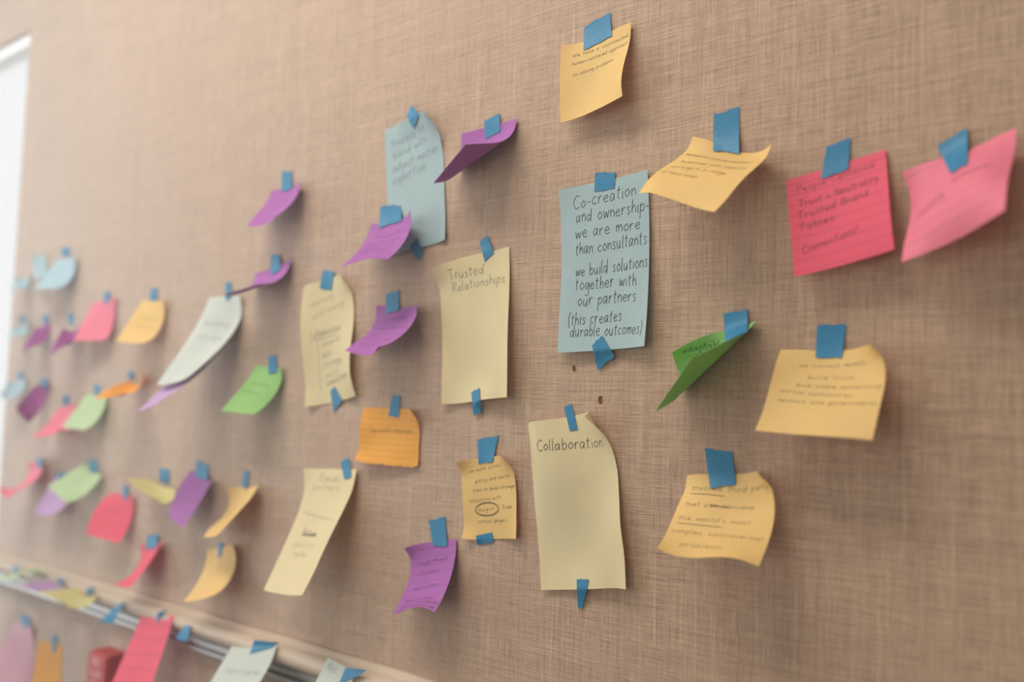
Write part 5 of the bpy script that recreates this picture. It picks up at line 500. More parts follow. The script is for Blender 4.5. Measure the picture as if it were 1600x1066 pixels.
   '-7681 -9 12906,-7554 -9 12918,-7424 -9 12925,-7294 -9 12929,-7165 -18 12930,-7039 -39 12927,-6915 -76 12921,-7674 -97 12838,-7547 -82 12835,-7421 -66 12830,-7295 -52 12824,-7168 -42 12819,-7041 -40 12814,-6914 -48 12811,-7668 -175 12757,-7543 -151 12745,-7418 -124 12733,-7294 -99 12721,-7169 -76 12711,-7044 -58 12703,-6916 -47 12698,-7664 -240 12663,-7540 -210 12649,-7417 -179 12634,-7293 -148 12620,-7170 -118 12606,-7045 -92 12595,-6920 -69 12586,-7663 -290 12562,-7539 -260 12548,-7416 -229 12533,-7293 -199 12519,-7169 -168 12505,-7046 -139 12491,-6922 -110 12477,-7666 -324 12454,-7541 -300 12442,-7416 -275 12430,-7292 -250 12418,-7167 -224 12406,-7044 -196 12392,-6921 -168 12377,-7674 -340 12343,-7546 -329 12333,-7419 -316 12324,-7292 -301 12317,-7165 -283 12309,-7039 -262 12300,-6915 -237 12288',
   ['-7322 -10 13055,-7290 -10 13053,-7258 -10 13054,-7227 -10 13053,-7194 -10 13061,-7163 -10 13061,-7316 -11 13025,-7285 -11 13024,-7255 -11 13024,-7224 -12 13023,-7193 -12 13023,-7163 -12 13022,-7306 -14 12994,-7277 -14 12993,-7248 -15 12992,-7218 -15 12991,-7188 -16 12990,-7159 -16 12989,-7294 -19 12963,-7266 -19 12962,-7238 -20 12961,-7209 -20 12959,-7179 -22 12958,-7150 -23 12957,-7278 -25 12934,-7251 -26 12932,-7224 -26 12930,-7197 -27 12928,-7168 -29 12927,-7136 -32 12925,-7257 -34 12904,-7233 -34 12902,-7209 -34 12899,-7184 -34 12897,-7158 -35 12895,-7131 -37 12893,-7233 -44 12870,-7214 -43 12870,-7192 -42 12868,-7171 -41 12868,-7149 -41 12868,-7124 -43 12860'],
   [('open doors', 0.2, 0.4, 0.8, 0.42, 3, 0.2)]),
  ('p7', 'pink', 'narrow pink note just above the rail', 0, 0, [0.0722, 0.0692],
   '-6722 -19 12271,-6603 -9 12293,-6482 -9 12311,-6362 -9 12330,-6244 -22 12350,-6129 -45 12375,-6018 -81 12407,-6698 -9 12156,-6582 -22 12180,-6466 -38 12203,-6349 -58 12226,-6234 -81 12251,-6121 -109 12279,-6010 -143 12311,-6681 -31 12045,-6567 -59 12072,-6453 -87 12099,-6340 -115 12127,-6227 -145 12156,-6114 -176 12185,-6003 -209 12217,-6673 -88 11945,-6559 -118 11973,-6446 -150 12003,-6334 -182 12033,-6222 -214 12064,-6110 -246 12094,-5998 -278 12125,-6672 -169 11863,-6557 -196 11888,-6444 -225 11916,-6331 -256 11945,-6219 -288 11975,-6107 -320 12005,-5994 -351 12035,-6680 -269 11805,-6563 -289 11821,-6447 -312 11841,-6332 -338 11864,-6218 -365 11890,-6105 -395 11918,-5992 -427 11948,-6696 -378 11778,-6576 -394 11774,-6456 -409 11778,-6336 -426 11790,-6219 -446 11808,-6104 -472 11833,-5992 -506 11864',
   ['-6564 -10 12418,-6501 -10 12436,-6440 -11 12437,-6376 -12 12454,-6313 -13 12461,-6252 -13 12473,-6566 -11 12387,-6504 -11 12398,-6441 -12 12410,-6378 -14 12422,-6314 -15 12434,-6252 -16 12445,-6567 -13 12355,-6505 -14 12366,-6442 -15 12378,-6377 -17 12390,-6311 -21 12402,-6249 -22 12414,-6566 -16 12323,-6503 -17 12335,-6439 -19 12347,-6373 -23 12359,-6306 -27 12372,-6240 -31 12384,-6563 -20 12291,-6499 -22 12303,-6433 -26 12316,-6364 -31 12329,-6291 -39 12342,-6221 -45 12356,-6558 -25 12260,-6492 -29 12273,-6422 -35 12286,-6346 -44 12300,-6266 -56 12315,-6183 -70 12331,-6554 -30 12232,-6484 -37 12238,-6412 -43 12261,-6326 -59 12268,-6239 -75 12290,-6122 -109 12311'],
   []),
  ('y6', 'yellow', 'yellow note just above the rail', 0, 0, [0.0764, 0.0729],
   '-5028 -17 12403,-4903 -9 12427,-4778 -9 12456,-4655 -16 12488,-4535 -40 12521,-4419 -81 12552,-4309 -140 12582,-5002 -44 12289,-4878 -43 12316,-4753 -44 12344,-4630 -50 12373,-4507 -62 12404,-4386 -82 12436,-4267 -110 12470,-4979 -88 12179,-4854 -92 12208,-4730 -95 12236,-4606 -98 12264,-4482 -102 12292,-4358 -109 12322,-4235 -120 12354,-4957 -148 12076,-4833 -153 12105,-4709 -156 12133,-4584 -158 12161,-4460 -160 12188,-4335 -161 12215,-4210 -162 12243,-4937 -221 11981,-4813 -224 12009,-4689 -227 12037,-4565 -230 12065,-4440 -232 12092,-4316 -233 12118,-4191 -233 12143,-4919 -305 11895,-4795 -305 11920,-4671 -307 11948,-4547 -312 11977,-4424 -317 12007,-4300 -322 12036,-4178 -326 12064,-4905 -400 11820,-4778 -394 11839,-4654 -396 11866,-4532 -403 11898,-4410 -414 11934,-4289 -425 11973,-4168 -435 12012',
   ['-4799 -14 12532,-4777 -15 12531,-4755 -16 12527,-4732 -16 12526,-4711 -17 12527,-4688 -17 12533,-4792 -17 12492,-4771 -17 12495,-4751 -18 12498,-4730 -19 12501,-4709 -19 12504,-4689 -19 12507,-4780 -22 12458,-4762 -22 12463,-4743 -22 12469,-4724 -23 12474,-4706 -23 12479,-4687 -23 12484,-4765 -30 12425,-4748 -30 12433,-4732 -29 12440,-4716 -29 12448,-4699 -29 12455,-4682 -29 12463,-4745 -41 12393,-4732 -39 12403,-4718 -38 12412,-4704 -37 12422,-4690 -36 12432,-4676 -36 12441,-4722 -53 12362,-4713 -51 12374,-4703 -48 12385,-4692 -46 12397,-4680 -44 12408,-4668 -43 12420,-4701 -66 12335,-4694 -62 12350,-4687 -57 12361,-4680 -54 12373,-4669 -53 12381,-4662 -49 12398'],
   []),
  ('p8', 'pink', 'long pink ruled note hanging from the rail', 1, 0, [0.0826, 0.1681],
   '-6237 -199 11406,-6104 -200 11419,-5971 -200 11439,-5837 -200 11463,-5702 -200 11486,-5565 -200 11508,-5428 -200 11525,-6203 -333 11154,-6068 -327 11171,-5932 -320 11190,-5796 -312 11209,-5660 -304 11229,-5525 -299 11250,-5388 -301 11272,-6161 -472 10908,-6026 -458 10925,-5889 -443 10942,-5753 -429 10959,-5617 -417 10977,-5481 -410 10998,-5345 -409 11023,-6114 -611 10665,-5980 -589 10680,-5844 -569 10695,-5708 -551 10711,-5572 -537 10729,-5435 -527 10749,-5299 -522 10774,-6067 -744 10422,-5932 -719 10436,-5797 -696 10450,-5662 -677 10465,-5526 -661 10482,-5389 -648 10502,-5253 -638 10523,-6019 -873 10179,-5885 -849 10192,-5750 -825 10206,-5614 -805 10221,-5479 -787 10237,-5343 -770 10255,-5207 -755 10272,-5973 -1001 9934,-5838 -978 9948,-5703 -955 9962,-5567 -933 9976,-5432 -912 9991,-5297 -892 10006,-5162 -871 10021',
   ['-5790 -230 11510,-5740 -230 11529,-5692 -230 11543,-5640 -230 11566,-5590 -230 11584,-5546 -230 11597,-5803 -226 11483,-5749 -230 11504,-5702 -230 11524,-5655 -230 11543,-5609 -230 11562,-5563 -230 11582,-5815 -222 11457,-5768 -224 11479,-5721 -225 11500,-5669 -230 11523,-5626 -230 11544,-5582 -230 11565,-5815 -225 11433,-5776 -224 11456,-5737 -223 11478,-5692 -225 11501,-5642 -230 11526,-5602 -230 11548,-5806 -234 11413,-5775 -229 11435,-5745 -225 11457,-5709 -223 11480,-5668 -225 11505,-5621 -230 11531,-5789 -246 11394,-5769 -237 11416,-5747 -230 11438,-5721 -224 11461,-5692 -221 11485,-5657 -220 11510,-5785 -251 11376,-5763 -246 11397,-5746 -237 11419,-5730 -228 11440,-5709 -220 11467,-5683 -217 11492'],
   []),
  ('m2', 'mint', 'mint note hanging from the rail', 0, 0, [0.0914, 0.1154],
   '-4103 -200 11386,-3954 -200 11415,-3806 -200 11446,-3657 -199 11478,-3508 -199 11510,-3359 -200 11540,-3210 -200 11570,-4074 -330 11244,-3924 -324 11271,-3775 -319 11299,-3625 -315 11328,-3476 -311 11356,-3326 -305 11384,-3175 -296 11409,-4043 -458 11103,-3893 -450 11128,-3744 -442 11154,-3594 -436 11182,-3444 -431 11210,-3294 -426 11239,-3144 -420 11268,-4012 -585 10961,-3862 -576 10986,-3712 -568 11012,-3562 -562 11040,-3413 -558 11070,-3264 -557 11102,-3116 -559 11138,-3980 -710 10818,-3831 -702 10844,-3681 -695 10871,-3531 -690 10901,-3382 -689 10933,-3234 -692 10969,-3087 -701 11010,-3948 -833 10673,-3799 -828 10702,-3649 -824 10732,-3500 -821 10763,-3351 -822 10797,-3204 -826 10834,-3057 -835 10875,-3916 -953 10527,-3767 -952 10559,-3618 -952 10592,-3470 -953 10627,-3321 -954 10660,-3172 -953 10693,-3023 -949 10724',
   ['-3614 -230 11553,-3515 -230 11565,-3416 -230 11577,-3325 -230 11583,-3223 -230 11600,-3134 -230 11607,-3627 -230 11525,-3533 -230 11539,-3439 -230 11552,-3347 -230 11565,-3263 -224 11576,-3176 -222 11588,-3647 -226 11493,-3557 -225 11510,-3468 -225 11526,-3381 -224 11541,-3297 -220 11556,-3213 -218 11571,-3655 -230 11466,-3570 -229 11484,-3486 -228 11503,-3404 -225 11521,-3323 -223 11538,-3242 -221 11556,-3651 -243 11442,-3571 -241 11463,-3495 -237 11483,-3419 -233 11503,-3344 -229 11522,-3267 -226 11543,-3639 -261 11420,-3568 -256 11443,-3500 -248 11464,-3432 -242 11485,-3363 -236 11507,-3291 -232 11529,-3632 -276 11400,-3571 -265 11423,-3506 -260 11445,-3443 -250 11469,-3381 -240 11493,-3318 -236 11515'],
   [('better together', 0.2, 0.3, 0.9, 0.32, 4, 0.3)]),
  ('m3', 'mint', 'mint note cropped by the bottom edge', 0, 0, [0.0507, 0.0572],
   '-2306 -198 11595,-2223 -202 11586,-2139 -201 11575,-2056 -199 11564,-1972 -200 11555,-1889 -207 11549,-1806 -223 11548,-2317 -244 11511,-2234 -244 11501,-2150 -245 11491,-2066 -246 11482,-1982 -249 11474,-1898 -256 11468,-1815 -268 11466,-2328 -289 11428,-2244 -290 11418,-2160 -292 11409,-2076 -296 11401,-1992 -302 11395,-1908 -310 11391,-1824 -322 11389,-2338 -336 11345,-2254 -339 11337,-2170 -344 11330,-2086 -350 11323,-2002 -358 11319,-1918 -368 11316,-1834 -381 11315,-2347 -383 11263,-2263 -389 11257,-2179 -397 11251,-2095 -406 11247,-2011 -416 11244,-1928 -428 11242,-1844 -442 11242,-2356 -431 11180,-2273 -441 11177,-2189 -451 11174,-2105 -463 11171,-2021 -475 11169,-1938 -488 11169,-1855 -502 11169,-2366 -479 11099,-2282 -492 11097,-2199 -506 11097,-2115 -520 11096,-2032 -533 11095,-1948 -547 11094,-1864 -559 11093',
   ['-1981 -225 11556,-1905 -227 11572,-1833 -230 11580,-1759 -234 11593,-1697 -233 11597,-1625 -232 11610,-1987 -232 11531,-1920 -232 11543,-1851 -234 11556,-1782 -236 11569,-1718 -235 11580,-1654 -233 11592,-1987 -245 11507,-1926 -242 11520,-1864 -240 11534,-1801 -239 11548,-1740 -238 11562,-1680 -236 11575,-1985 -259 11483,-1930 -254 11498,-1874 -249 11513,-1817 -246 11528,-1761 -243 11544,-1704 -240 11559,-1982 -275 11460,-1932 -267 11476,-1882 -260 11493,-1831 -255 11509,-1779 -250 11526,-1727 -245 11543,-1979 -290 11437,-1935 -280 11455,-1889 -272 11473,-1844 -264 11491,-1796 -258 11510,-1750 -251 11528,-1976 -304 11416,-1936 -293 11435,-1898 -284 11450,-1855 -273 11474,-1813 -266 11494,-1773 -255 11512'],
   [('Res', 0.12, 0.18, 0.4, 0.18, 4, 0.5)]),
  ('p9', 'lilacpink', 'large pale pink note below the rail', 0, 0, [0.0817, 0.12],
   '-10714 -9 10502,-10579 -9 10526,-10442 -9 10545,-10304 -9 10560,-10166 -11 10572,-10031 -28 10581,-9899 -62 10588,-10684 -116 10335,-10552 -91 10346,-10419 -65 10355,-10285 -42 10364,-10150 -25 10373,-10015 -18 10382,-9880 -26 10391,-10652 -212 10162,-10524 -167 10163,-10395 -123 10166,-10265 -84 10170,-10134 -51 10176,-10001 -25 10183,-9867 -9 10191,-10617 -298 9983,-10496 -237 9978,-10371 -182 9976,-10245 -132 9977,-10117 -86 9980,-9987 -45 9984,-9857 -9 9989,-10584 -375 9800,-10467 -305 9792,-10346 -242 9788,-10223 -184 9786,-10097 -130 9786,-9972 -77 9787,-9847 -24 9788,-10553 -443 9613,-10438 -371 9605,-10319 -304 9600,-10199 -241 9596,-10076 -179 9594,-9954 -118 9592,-9834 -56 9590,-10527 -505 9425,-10409 -438 9419,-10290 -370 9413,-10172 -301 9408,-10053 -233 9403,-9934 -166 9399,-9814 -101 9396',
   ['-10512 -9 10693,-10426 -9 10691,-10354 -9 10704,-10271 -9 10702,-10195 -10 10713,-10116 -11 10719,-10473 -10 10659,-10400 -10 10666,-10328 -10 10672,-10255 -10 10679,-10182 -11 10686,-10107 -13 10693,-10435 -12 10629,-10369 -11 10636,-10302 -11 10644,-10235 -12 10652,-10166 -14 10661,-10097 -16 10669,-10395 -14 10599,-10336 -14 10608,-10276 -14 10617,-10214 -15 10626,-10149 -17 10636,-10084 -20 10646,-10353 -18 10570,-10300 -17 10580,-10247 -17 10590,-10190 -18 10600,-10130 -21 10612,-10068 -24 10624,-10307 -23 10542,-10264 -21 10552,-10218 -20 10563,-10166 -22 10575,-10108 -26 10589,-10047 -32 10603,-10269 -26 10516,-10233 -23 10527,-10189 -22 10532,-10145 -24 10551,-10085 -32 10564,-10011 -46 10587'],
   []),
  ('o3', 'orange', 'orange note below the rail', 0, 0, [0.0726, 0.1064],
   '-9625 -57 10428,-9507 -32 10432,-9388 -16 10439,-9267 -9 10448,-9145 -9 10456,-9022 -9 10462,-8900 -9 10466,-9613 -77 10251,-9494 -55 10257,-9375 -36 10264,-9255 -22 10271,-9135 -12 10279,-9014 -9 10286,-8892 -9 10292,-9599 -100 10074,-9480 -76 10081,-9362 -54 10088,-9243 -34 10095,-9123 -19 10102,-9003 -10 10109,-8883 -9 10117,-9584 -122 9898,-9467 -95 9905,-9349 -70 9911,-9230 -48 9918,-9111 -29 9925,-8992 -15 9933,-8871 -9 9941,-9569 -144 9722,-9453 -114 9729,-9335 -86 9735,-9217 -61 9742,-9099 -39 9749,-8979 -21 9756,-8860 -9 9764,-9555 -164 9546,-9439 -132 9552,-9321 -103 9559,-9204 -76 9565,-9086 -51 9572,-8967 -28 9580,-8848 -9 9587,-9542 -179 9370,-9425 -150 9376,-9307 -121 9383,-9190 -92 9389,-9072 -64 9396,-8955 -35 9403,-8838 -9 9410',
   ['-9277 -10 10572,-9238 -10 10576,-9199 -10 10583,-9159 -10 10597,-9120 -10 10603,-9083 -10 10600,-9267 -12 10525,-9231 -12 10533,-9195 -11 10541,-9160 -11 10549,-9124 -11 10557,-9088 -11 10565,-9254 -15 10478,-9222 -14 10487,-9190 -14 10496,-9158 -13 10505,-9125 -13 10514,-9093 -13 10524,-9238 -19 10432,-9212 -17 10442,-9184 -16 10452,-9156 -15 10462,-9127 -15 10472,-9097 -15 10482,-9224 -22 10387,-9202 -20 10397,-9178 -18 10408,-9154 -17 10418,-9129 -17 10429,-9104 -16 10441,-9211 -25 10340,-9192 -23 10352,-9173 -21 10363,-9152 -19 10375,-9132 -18 10387,-9110 -17 10399,-9199 -27 10291,-9183 -25 10310,-9167 -23 10318,-9151 -21 10327,-9134 -19 10347,-9118 -18 10351'],
   []),
  ('y7', 'cream2', 'pale yellow note jutting from the rail', 0, 0, [0.069, 0.0612],
   '-8066 -199 11498,-7970 -205 11438,-7862 -203 11405,-7748 -198 11396,-7633 -198 11410,-7523 -208 11444,-7423 -232 11495,-8067 -303 11504,-7965 -306 11451,-7857 -304 11413,-7745 -301 11391,-7631 -297 11385,-7517 -296 11394,-7405 -300 11420,-8066 -407 11508,-7960 -407 11464,-7851 -406 11426,-7740 -402 11396,-7626 -398 11377,-7512 -394 11369,-7396 -389 11373,-8063 -510 11512,-7954 -508 11476,-7844 -506 11442,-7733 -503 11411,-7621 -499 11385,-7507 -495 11366,-7392 -490 11353,-8059 -613 11516,-7948 -609 11489,-7836 -606 11462,-7724 -602 11435,-7612 -598 11409,-7500 -594 11384,-7387 -591 11362,-8054 -716 11520,-7940 -710 11503,-7827 -704 11485,-7714 -699 11466,-7601 -693 11446,-7489 -687 11424,-7377 -681 11401,-8047 -819 11525,-7933 -811 11518,-7818 -802 11511,-7703 -793 11504,-7587 -781 11495,-7472 -767 11485,-7357 -751 11472',
   ['-7768 -230 11534,-7721 -230 11549,-7675 -230 11561,-7630 -230 11572,-7584 -230 11586,-7539 -230 11598,-7772 -230 11520,-7726 -230 11532,-7680 -230 11545,-7635 -230 11557,-7590 -230 11570,-7545 -230 11582,-7776 -230 11504,-7730 -230 11517,-7685 -230 11529,-7639 -230 11542,-7594 -230 11555,-7549 -230 11568,-7781 -230 11488,-7735 -230 11501,-7689 -230 11514,-7644 -230 11527,-7599 -230 11540,-7554 -230 11553,-7785 -230 11472,-7739 -230 11485,-7694 -230 11499,-7649 -230 11512,-7603 -230 11526,-7558 -230 11539,-7790 -230 11456,-7744 -230 11470,-7698 -230 11483,-7653 -230 11497,-7608 -230 11511,-7563 -230 11525,-7793 -230 11442,-7749 -230 11453,-7704 -230 11466,-7658 -230 11482,-7612 -230 11499,-7567 -230 11513'],
   []),
  ('l3', 'lilac', 'lilac note jutting from the rail', 0, 0, [0.0527, 0.055],
   '-8915 -198 11509,-8843 -200 11461,-8761 -200 11430,-8675 -199 11417,-8587 -200 11422,-8503 -204 11445,-8425 -214 11484,-8923 -289 11499,-8844 -291 11461,-8761 -292 11433,-8675 -292 11418,-8587 -292 11414,-8501 -293 11423,-8416 -296 11445,-8929 -381 11491,-8845 -382 11462,-8761 -383 11439,-8674 -384 11423,-8587 -384 11414,-8499 -384 11414,-8412 -384 11422,-8932 -472 11485,-8846 -473 11465,-8760 -474 11448,-8673 -475 11433,-8586 -475 11422,-8499 -476 11416,-8410 -475 11414,-8933 -564 11482,-8846 -565 11470,-8759 -565 11458,-8672 -566 11447,-8585 -566 11437,-8498 -566 11429,-8410 -566 11422,-8933 -656 11483,-8846 -656 11476,-8758 -656 11469,-8671 -656 11463,-8583 -656 11458,-8496 -655 11452,-8409 -654 11447,-8933 -747 11488,-8845 -747 11483,-8757 -747 11481,-8669 -746 11481,-8581 -744 11483,-8493 -740 11486,-8405 -736 11488',
   ['-8769 -230 11581,-8716 -230 11574,-8662 -230 11564,-8611 -230 11558,-8557 -230 11548,-8506 -230 11541,-8752 -230 11564,-8702 -230 11558,-8652 -230 11551,-8603 -230 11544,-8553 -230 11537,-8504 -230 11531,-8735 -230 11548,-8688 -230 11542,-8641 -230 11536,-8595 -230 11531,-8549 -230 11525,-8503 -230 11520,-8718 -230 11531,-8674 -230 11526,-8631 -230 11522,-8587 -230 11518,-8544 -230 11513,-8501 -230 11509,-8701 -230 11514,-8661 -230 11511,-8620 -230 11507,-8580 -230 11504,-8540 -230 11501,-8499 -230 11498,-8685 -230 11497,-8647 -230 11495,-8610 -230 11493,-8572 -230 11491,-8535 -230 11489,-8498 -230 11487,-8670 -230 11483,-8633 -230 11479,-8600 -230 11480,-8566 -230 11480,-8530 -230 11476,-8497 -230 11478'],
   []),
  ('g5', 'green2', 'pale green note jutting from the rail', 0, 0, [0.0614, 0.0583],
   '-9712 -198 11518,-9620 -201 11561,-9522 -201 11586,-9420 -199 11595,-9318 -199 11588,-9218 -204 11566,-9123 -216 11530,-9713 -296 11514,-9618 -298 11551,-9519 -298 11578,-9419 -297 11595,-9317 -296 11601,-9216 -296 11597,-9115 -298 11582,-9713 -393 11510,-9616 -394 11540,-9517 -394 11567,-9417 -394 11588,-9316 -393 11604,-9214 -391 11612,-9111 -389 11612,-9712 -491 11505,-9613 -491 11530,-9513 -490 11554,-9413 -490 11576,-9313 -489 11595,-9212 -488 11611,-9109 -486 11622,-9710 -588 11500,-9610 -587 11519,-9510 -586 11539,-9409 -585 11558,-9309 -584 11577,-9208 -583 11594,-9107 -582 11610,-9708 -685 11494,-9607 -683 11508,-9506 -682 11522,-9404 -680 11536,-9303 -678 11549,-9202 -675 11563,-9102 -672 11577,-9705 -782 11488,-9603 -780 11497,-9501 -777 11503,-9399 -773 11509,-9296 -768 11514,-9194 -761 11518,-9091 -751 11523',
   ['-10357 -235 11530,-10307 -236 11528,-10258 -238 11531,-10209 -240 11534,-10161 -242 11540,-10115 -243 11538,-10342 -238 11513,-10293 -240 11516,-10242 -244 11519,-10192 -247 11523,-10144 -249 11526,-10098 -251 11528,-10318 -245 11500,-10267 -249 11504,-10211 -255 11508,-10156 -261 11513,-10105 -265 11517,-10060 -268 11520,-10283 -257 11489,-10226 -264 11494,-10159 -275 11501,-10096 -285 11508,-10041 -292 11513,-9994 -295 11516,-10237 -273 11480,-10169 -285 11487,-10084 -305 11498,-10006 -322 11508,-9946 -331 11514,-9898 -336 11519,-10186 -291 11471,-10103 -310 11482,-9986 -344 11500,-9883 -372 11514,-9824 -382 11521,-9773 -388 11526,-10150 -303 11463,-10053 -329 11475,-9896 -380 11502,-9721 -438 11527,-9687 -439 11531,-9653 -439 11536'],
   []),
  ('b8', 'sky', 'pale blue note jutting from the rail', 0, 0, [0.0537, 0.0469],
   '-10707 -197 11227,-10626 -201 11266,-10541 -201 11290,-10452 -200 11299,-10362 -200 11295,-10274 -206 11278,-10190 -219 11249,-10709 -275 11223,-10625 -278 11255,-10539 -279 11280,-10451 -279 11297,-10362 -278 11306,-10273 -279 11306,-10185 -280 11296,-10708 -353 11216,-10622 -355 11242,-10536 -356 11266,-10449 -356 11287,-10361 -357 11303,-10272 -356 11314,-10182 -354 11318,-10707 -431 11206,-10619 -431 11227,-10532 -432 11248,-10445 -433 11270,-10358 -433 11289,-10269 -433 11305,-10180 -432 11317,-10704 -508 11193,-10616 -507 11210,-10528 -507 11227,-10440 -507 11245,-10353 -507 11262,-10265 -507 11279,-10176 -507 11293,-10700 -584 11178,-10612 -583 11191,-10523 -581 11203,-10434 -578 11214,-10346 -576 11226,-10258 -573 11237,-10170 -570 11249,-10697 -660 11161,-10607 -658 11169,-10517 -654 11174,-10428 -647 11177,-10338 -638 11179,-10248 -627 11181,-10159 -613 11186',
   [],
   []),
  ('y5r', 'yellow', 'large yellow note at right with five lines', 0, 0, [0.0871, 0.0737],
   '2737 -16 14871,2885 -11 14868,3031 -9 14857,3176 -11 14853,3313 -49 14863,3431 -132 14881,3511 -254 14872,2741 -97 14781,2882 -68 14759,3026 -56 14746,3171 -61 14740,3314 -83 14745,3451 -129 14760,3572 -208 14779,2736 -153 14673,2876 -125 14651,3020 -116 14638,3165 -122 14634,3309 -138 14635,3452 -165 14643,3590 -209 14661,2727 -198 14560,2870 -182 14543,3014 -180 14533,3159 -189 14530,3303 -205 14532,3447 -226 14537,3590 -251 14545,2718 -247 14448,2863 -244 14437,3008 -247 14430,3152 -258 14429,3296 -275 14431,3440 -293 14434,3584 -309 14435,2711 -309 14343,2856 -312 14336,3001 -318 14330,3145 -329 14328,3290 -342 14328,3434 -354 14328,3579 -363 14325,2704 -385 14246,2849 -385 14237,2994 -390 14230,3138 -398 14227,3283 -408 14225,3428 -415 14221,3573 -417 14214',
   ['3019 -8 15045,3065 -8 15053,3109 -8 15054,3152 -8 15046,3197 -9 15057,3239 -9 15046,3018 -9 15012,3062 -9 15011,3106 -9 15010,3149 -9 15010,3192 -10 15009,3235 -10 15008,3017 -11 14971,3060 -11 14970,3103 -11 14969,3146 -11 14968,3188 -12 14967,3230 -13 14966,3016 -14 14931,3058 -14 14929,3101 -14 14928,3143 -15 14927,3185 -16 14926,3227 -18 14924,3016 -19 14890,3058 -19 14888,3099 -19 14887,3141 -20 14886,3183 -23 14884,3224 -26 14882,3017 -27 14849,3058 -28 14847,3099 -27 14846,3140 -29 14844,3181 -32 14842,3223 -36 14840,3020 -39 14807,3060 -40 14800,3100 -38 14801,3140 -40 14800,3181 -42 14804,3223 -52 14796'],
   [('we connect deeply,', 0.2, 0.2, 0.8, 0.17, 1.7, 0.5), ('build trust,', 0.3, 0.33, 0.72, 0.33, 1.7, 0.5), ('and make something', 0.22, 0.43, 0.97, 0.45, 1.7, 0.55), ('across communities', 0.1, 0.51, 0.73, 0.54, 1.7, 0.6), ('sectors and governments', 0.1, 0.62, 0.97, 0.64, 1.7, 0.6)]),
  ('y7r', 'yellow', 'yellow note with underlined words near the lower right', 0, 0, [0.0814, 0.0803],
   '1934 -9 13848,2069 -11 13867,2204 -9 13874,2339 -9 13883,2471 -28 13902,2586 -97 13924,2655 -213 13916,1949 -71 13735,2078 -92 13760,2212 -84 13765,2347 -69 13765,2482 -67 13773,2613 -92 13794,2731 -158 13817,1952 -163 13636,2085 -171 13651,2220 -159 13654,2355 -141 13653,2491 -128 13655,2627 -129 13666,2759 -153 13689,1957 -258 13536,2093 -252 13544,2229 -238 13547,2365 -222 13547,2500 -208 13548,2636 -200 13554,2772 -198 13565,1967 -356 13443,2103 -340 13445,2239 -325 13447,2375 -313 13451,2510 -303 13456,2646 -293 13459,2781 -281 13459,1984 -466 13369,2116 -439 13356,2251 -423 13356,2386 -416 13367,2521 -411 13378,2655 -400 13380,2789 -380 13367,2009 -588 13318,2130 -546 13276,2264 -527 13273,2398 -525 13292,2531 -526 13311,2665 -513 13309,2789 -477 13272',
   ['2090 -10 14079,2140 -10 14074,2189 -9 14065,2237 -9 14064,2284 -9 14063,2330 -9 14067,2100 -11 14027,2149 -11 14025,2196 -11 14024,2244 -10 14022,2291 -10 14021,2338 -10 14019,2111 -15 13974,2159 -14 13975,2206 -13 13975,2253 -13 13976,2299 -12 13976,2346 -12 13977,2124 -22 13922,2171 -21 13925,2217 -19 13927,2263 -18 13929,2309 -17 13932,2355 -16 13934,2141 -37 13871,2187 -35 13875,2231 -31 13879,2276 -28 13884,2321 -26 13888,2366 -25 13892,2164 -63 13821,2207 -58 13827,2250 -51 13833,2292 -45 13839,2336 -42 13845,2379 -39 13851,2193 -100 13765,2233 -89 13772,2270 -76 13786,2310 -66 13794,2354 -63 13797,2393 -54 13812'],
   [('trusted', 0.1, 0.19, 0.42, 0.19, 2.5, 0.7), ('third party', 0.48, 0.19, 0.95, 0.17, 2.7, 0.7), ('that can convene', 0.08, 0.38, 0.78, 0.37, 2.4, 0.7), ("the world's most", 0.06, 0.54, 0.78, 0.54, 2.4, 0.6), ('complex, controversial', 0.04, 0.7, 0.94, 0.72, 2.4, 0.6), ('problems.', 0.18, 0.86, 0.62, 0.88, 2.5, 0.6)]),
]
LOOSE = ['-6813 -230 11465,-6784 -230 11477,-6754 -230 11489,-6725 -230 11501,-6695 -230 11513,-6666 -230 11525,-6861 -250 11419,-6824 -250 11431,-6787 -250 11442,-6750 -250 11453,-6713 -250 11464,-6676 -250 11476,-6876 -288 11381,-6832 -288 11392,-6787 -288 11402,-6742 -288 11413,-6698 -288 11423,-6654 -288 11434,-6870 -336 11349,-6818 -336 11359,-6765 -336 11368,-6713 -336 11378,-6661 -336 11387,-6610 -336 11397,-6846 -393 11321,-6786 -393 11330,-6726 -393 11339,-6667 -393 11347,-6607 -393 11356,-6549 -393 11365,-6806 -458 11297,-6738 -458 11305,-6671 -458 11313,-6604 -458 11321,-6538 -458 11329,-6472 -458 11337,-6751 -530 11277,-6676 -530 11285,-6602 -530 11292,-6528 -530 11300,-6454 -530 11307,-6382 -530 11314', '-5126 -230 11457,-5098 -230 11462,-5070 -230 11467,-5042 -230 11471,-5014 -230 11476,-4986 -230 11481,-5145 -238 11428,-5112 -238 11432,-5079 -238 11437,-5046 -238 11441,-5013 -238 11446,-4981 -238 11450,-5152 -253 11402,-5114 -253 11406,-5077 -253 11410,-5039 -253 11414,-5002 -253 11418,-4965 -253 11422,-5152 -272 11378,-5109 -272 11381,-5067 -272 11385,-5025 -272 11389,-4983 -272 11393,-4941 -272 11396,-5146 -295 11355,-5099 -295 11359,-5052 -295 11362,-5005 -295 11366,-4958 -295 11369,-4912 -295 11372,-5135 -321 11334,-5083 -321 11338,-5031 -321 11341,-4980 -321 11344,-4929 -321 11347,-4878 -321 11350,-5119 -350 11315,-5062 -350 11318,-5006 -350 11321,-4950 -350 11324,-4894 -350 11327,-4839 -350 11330']

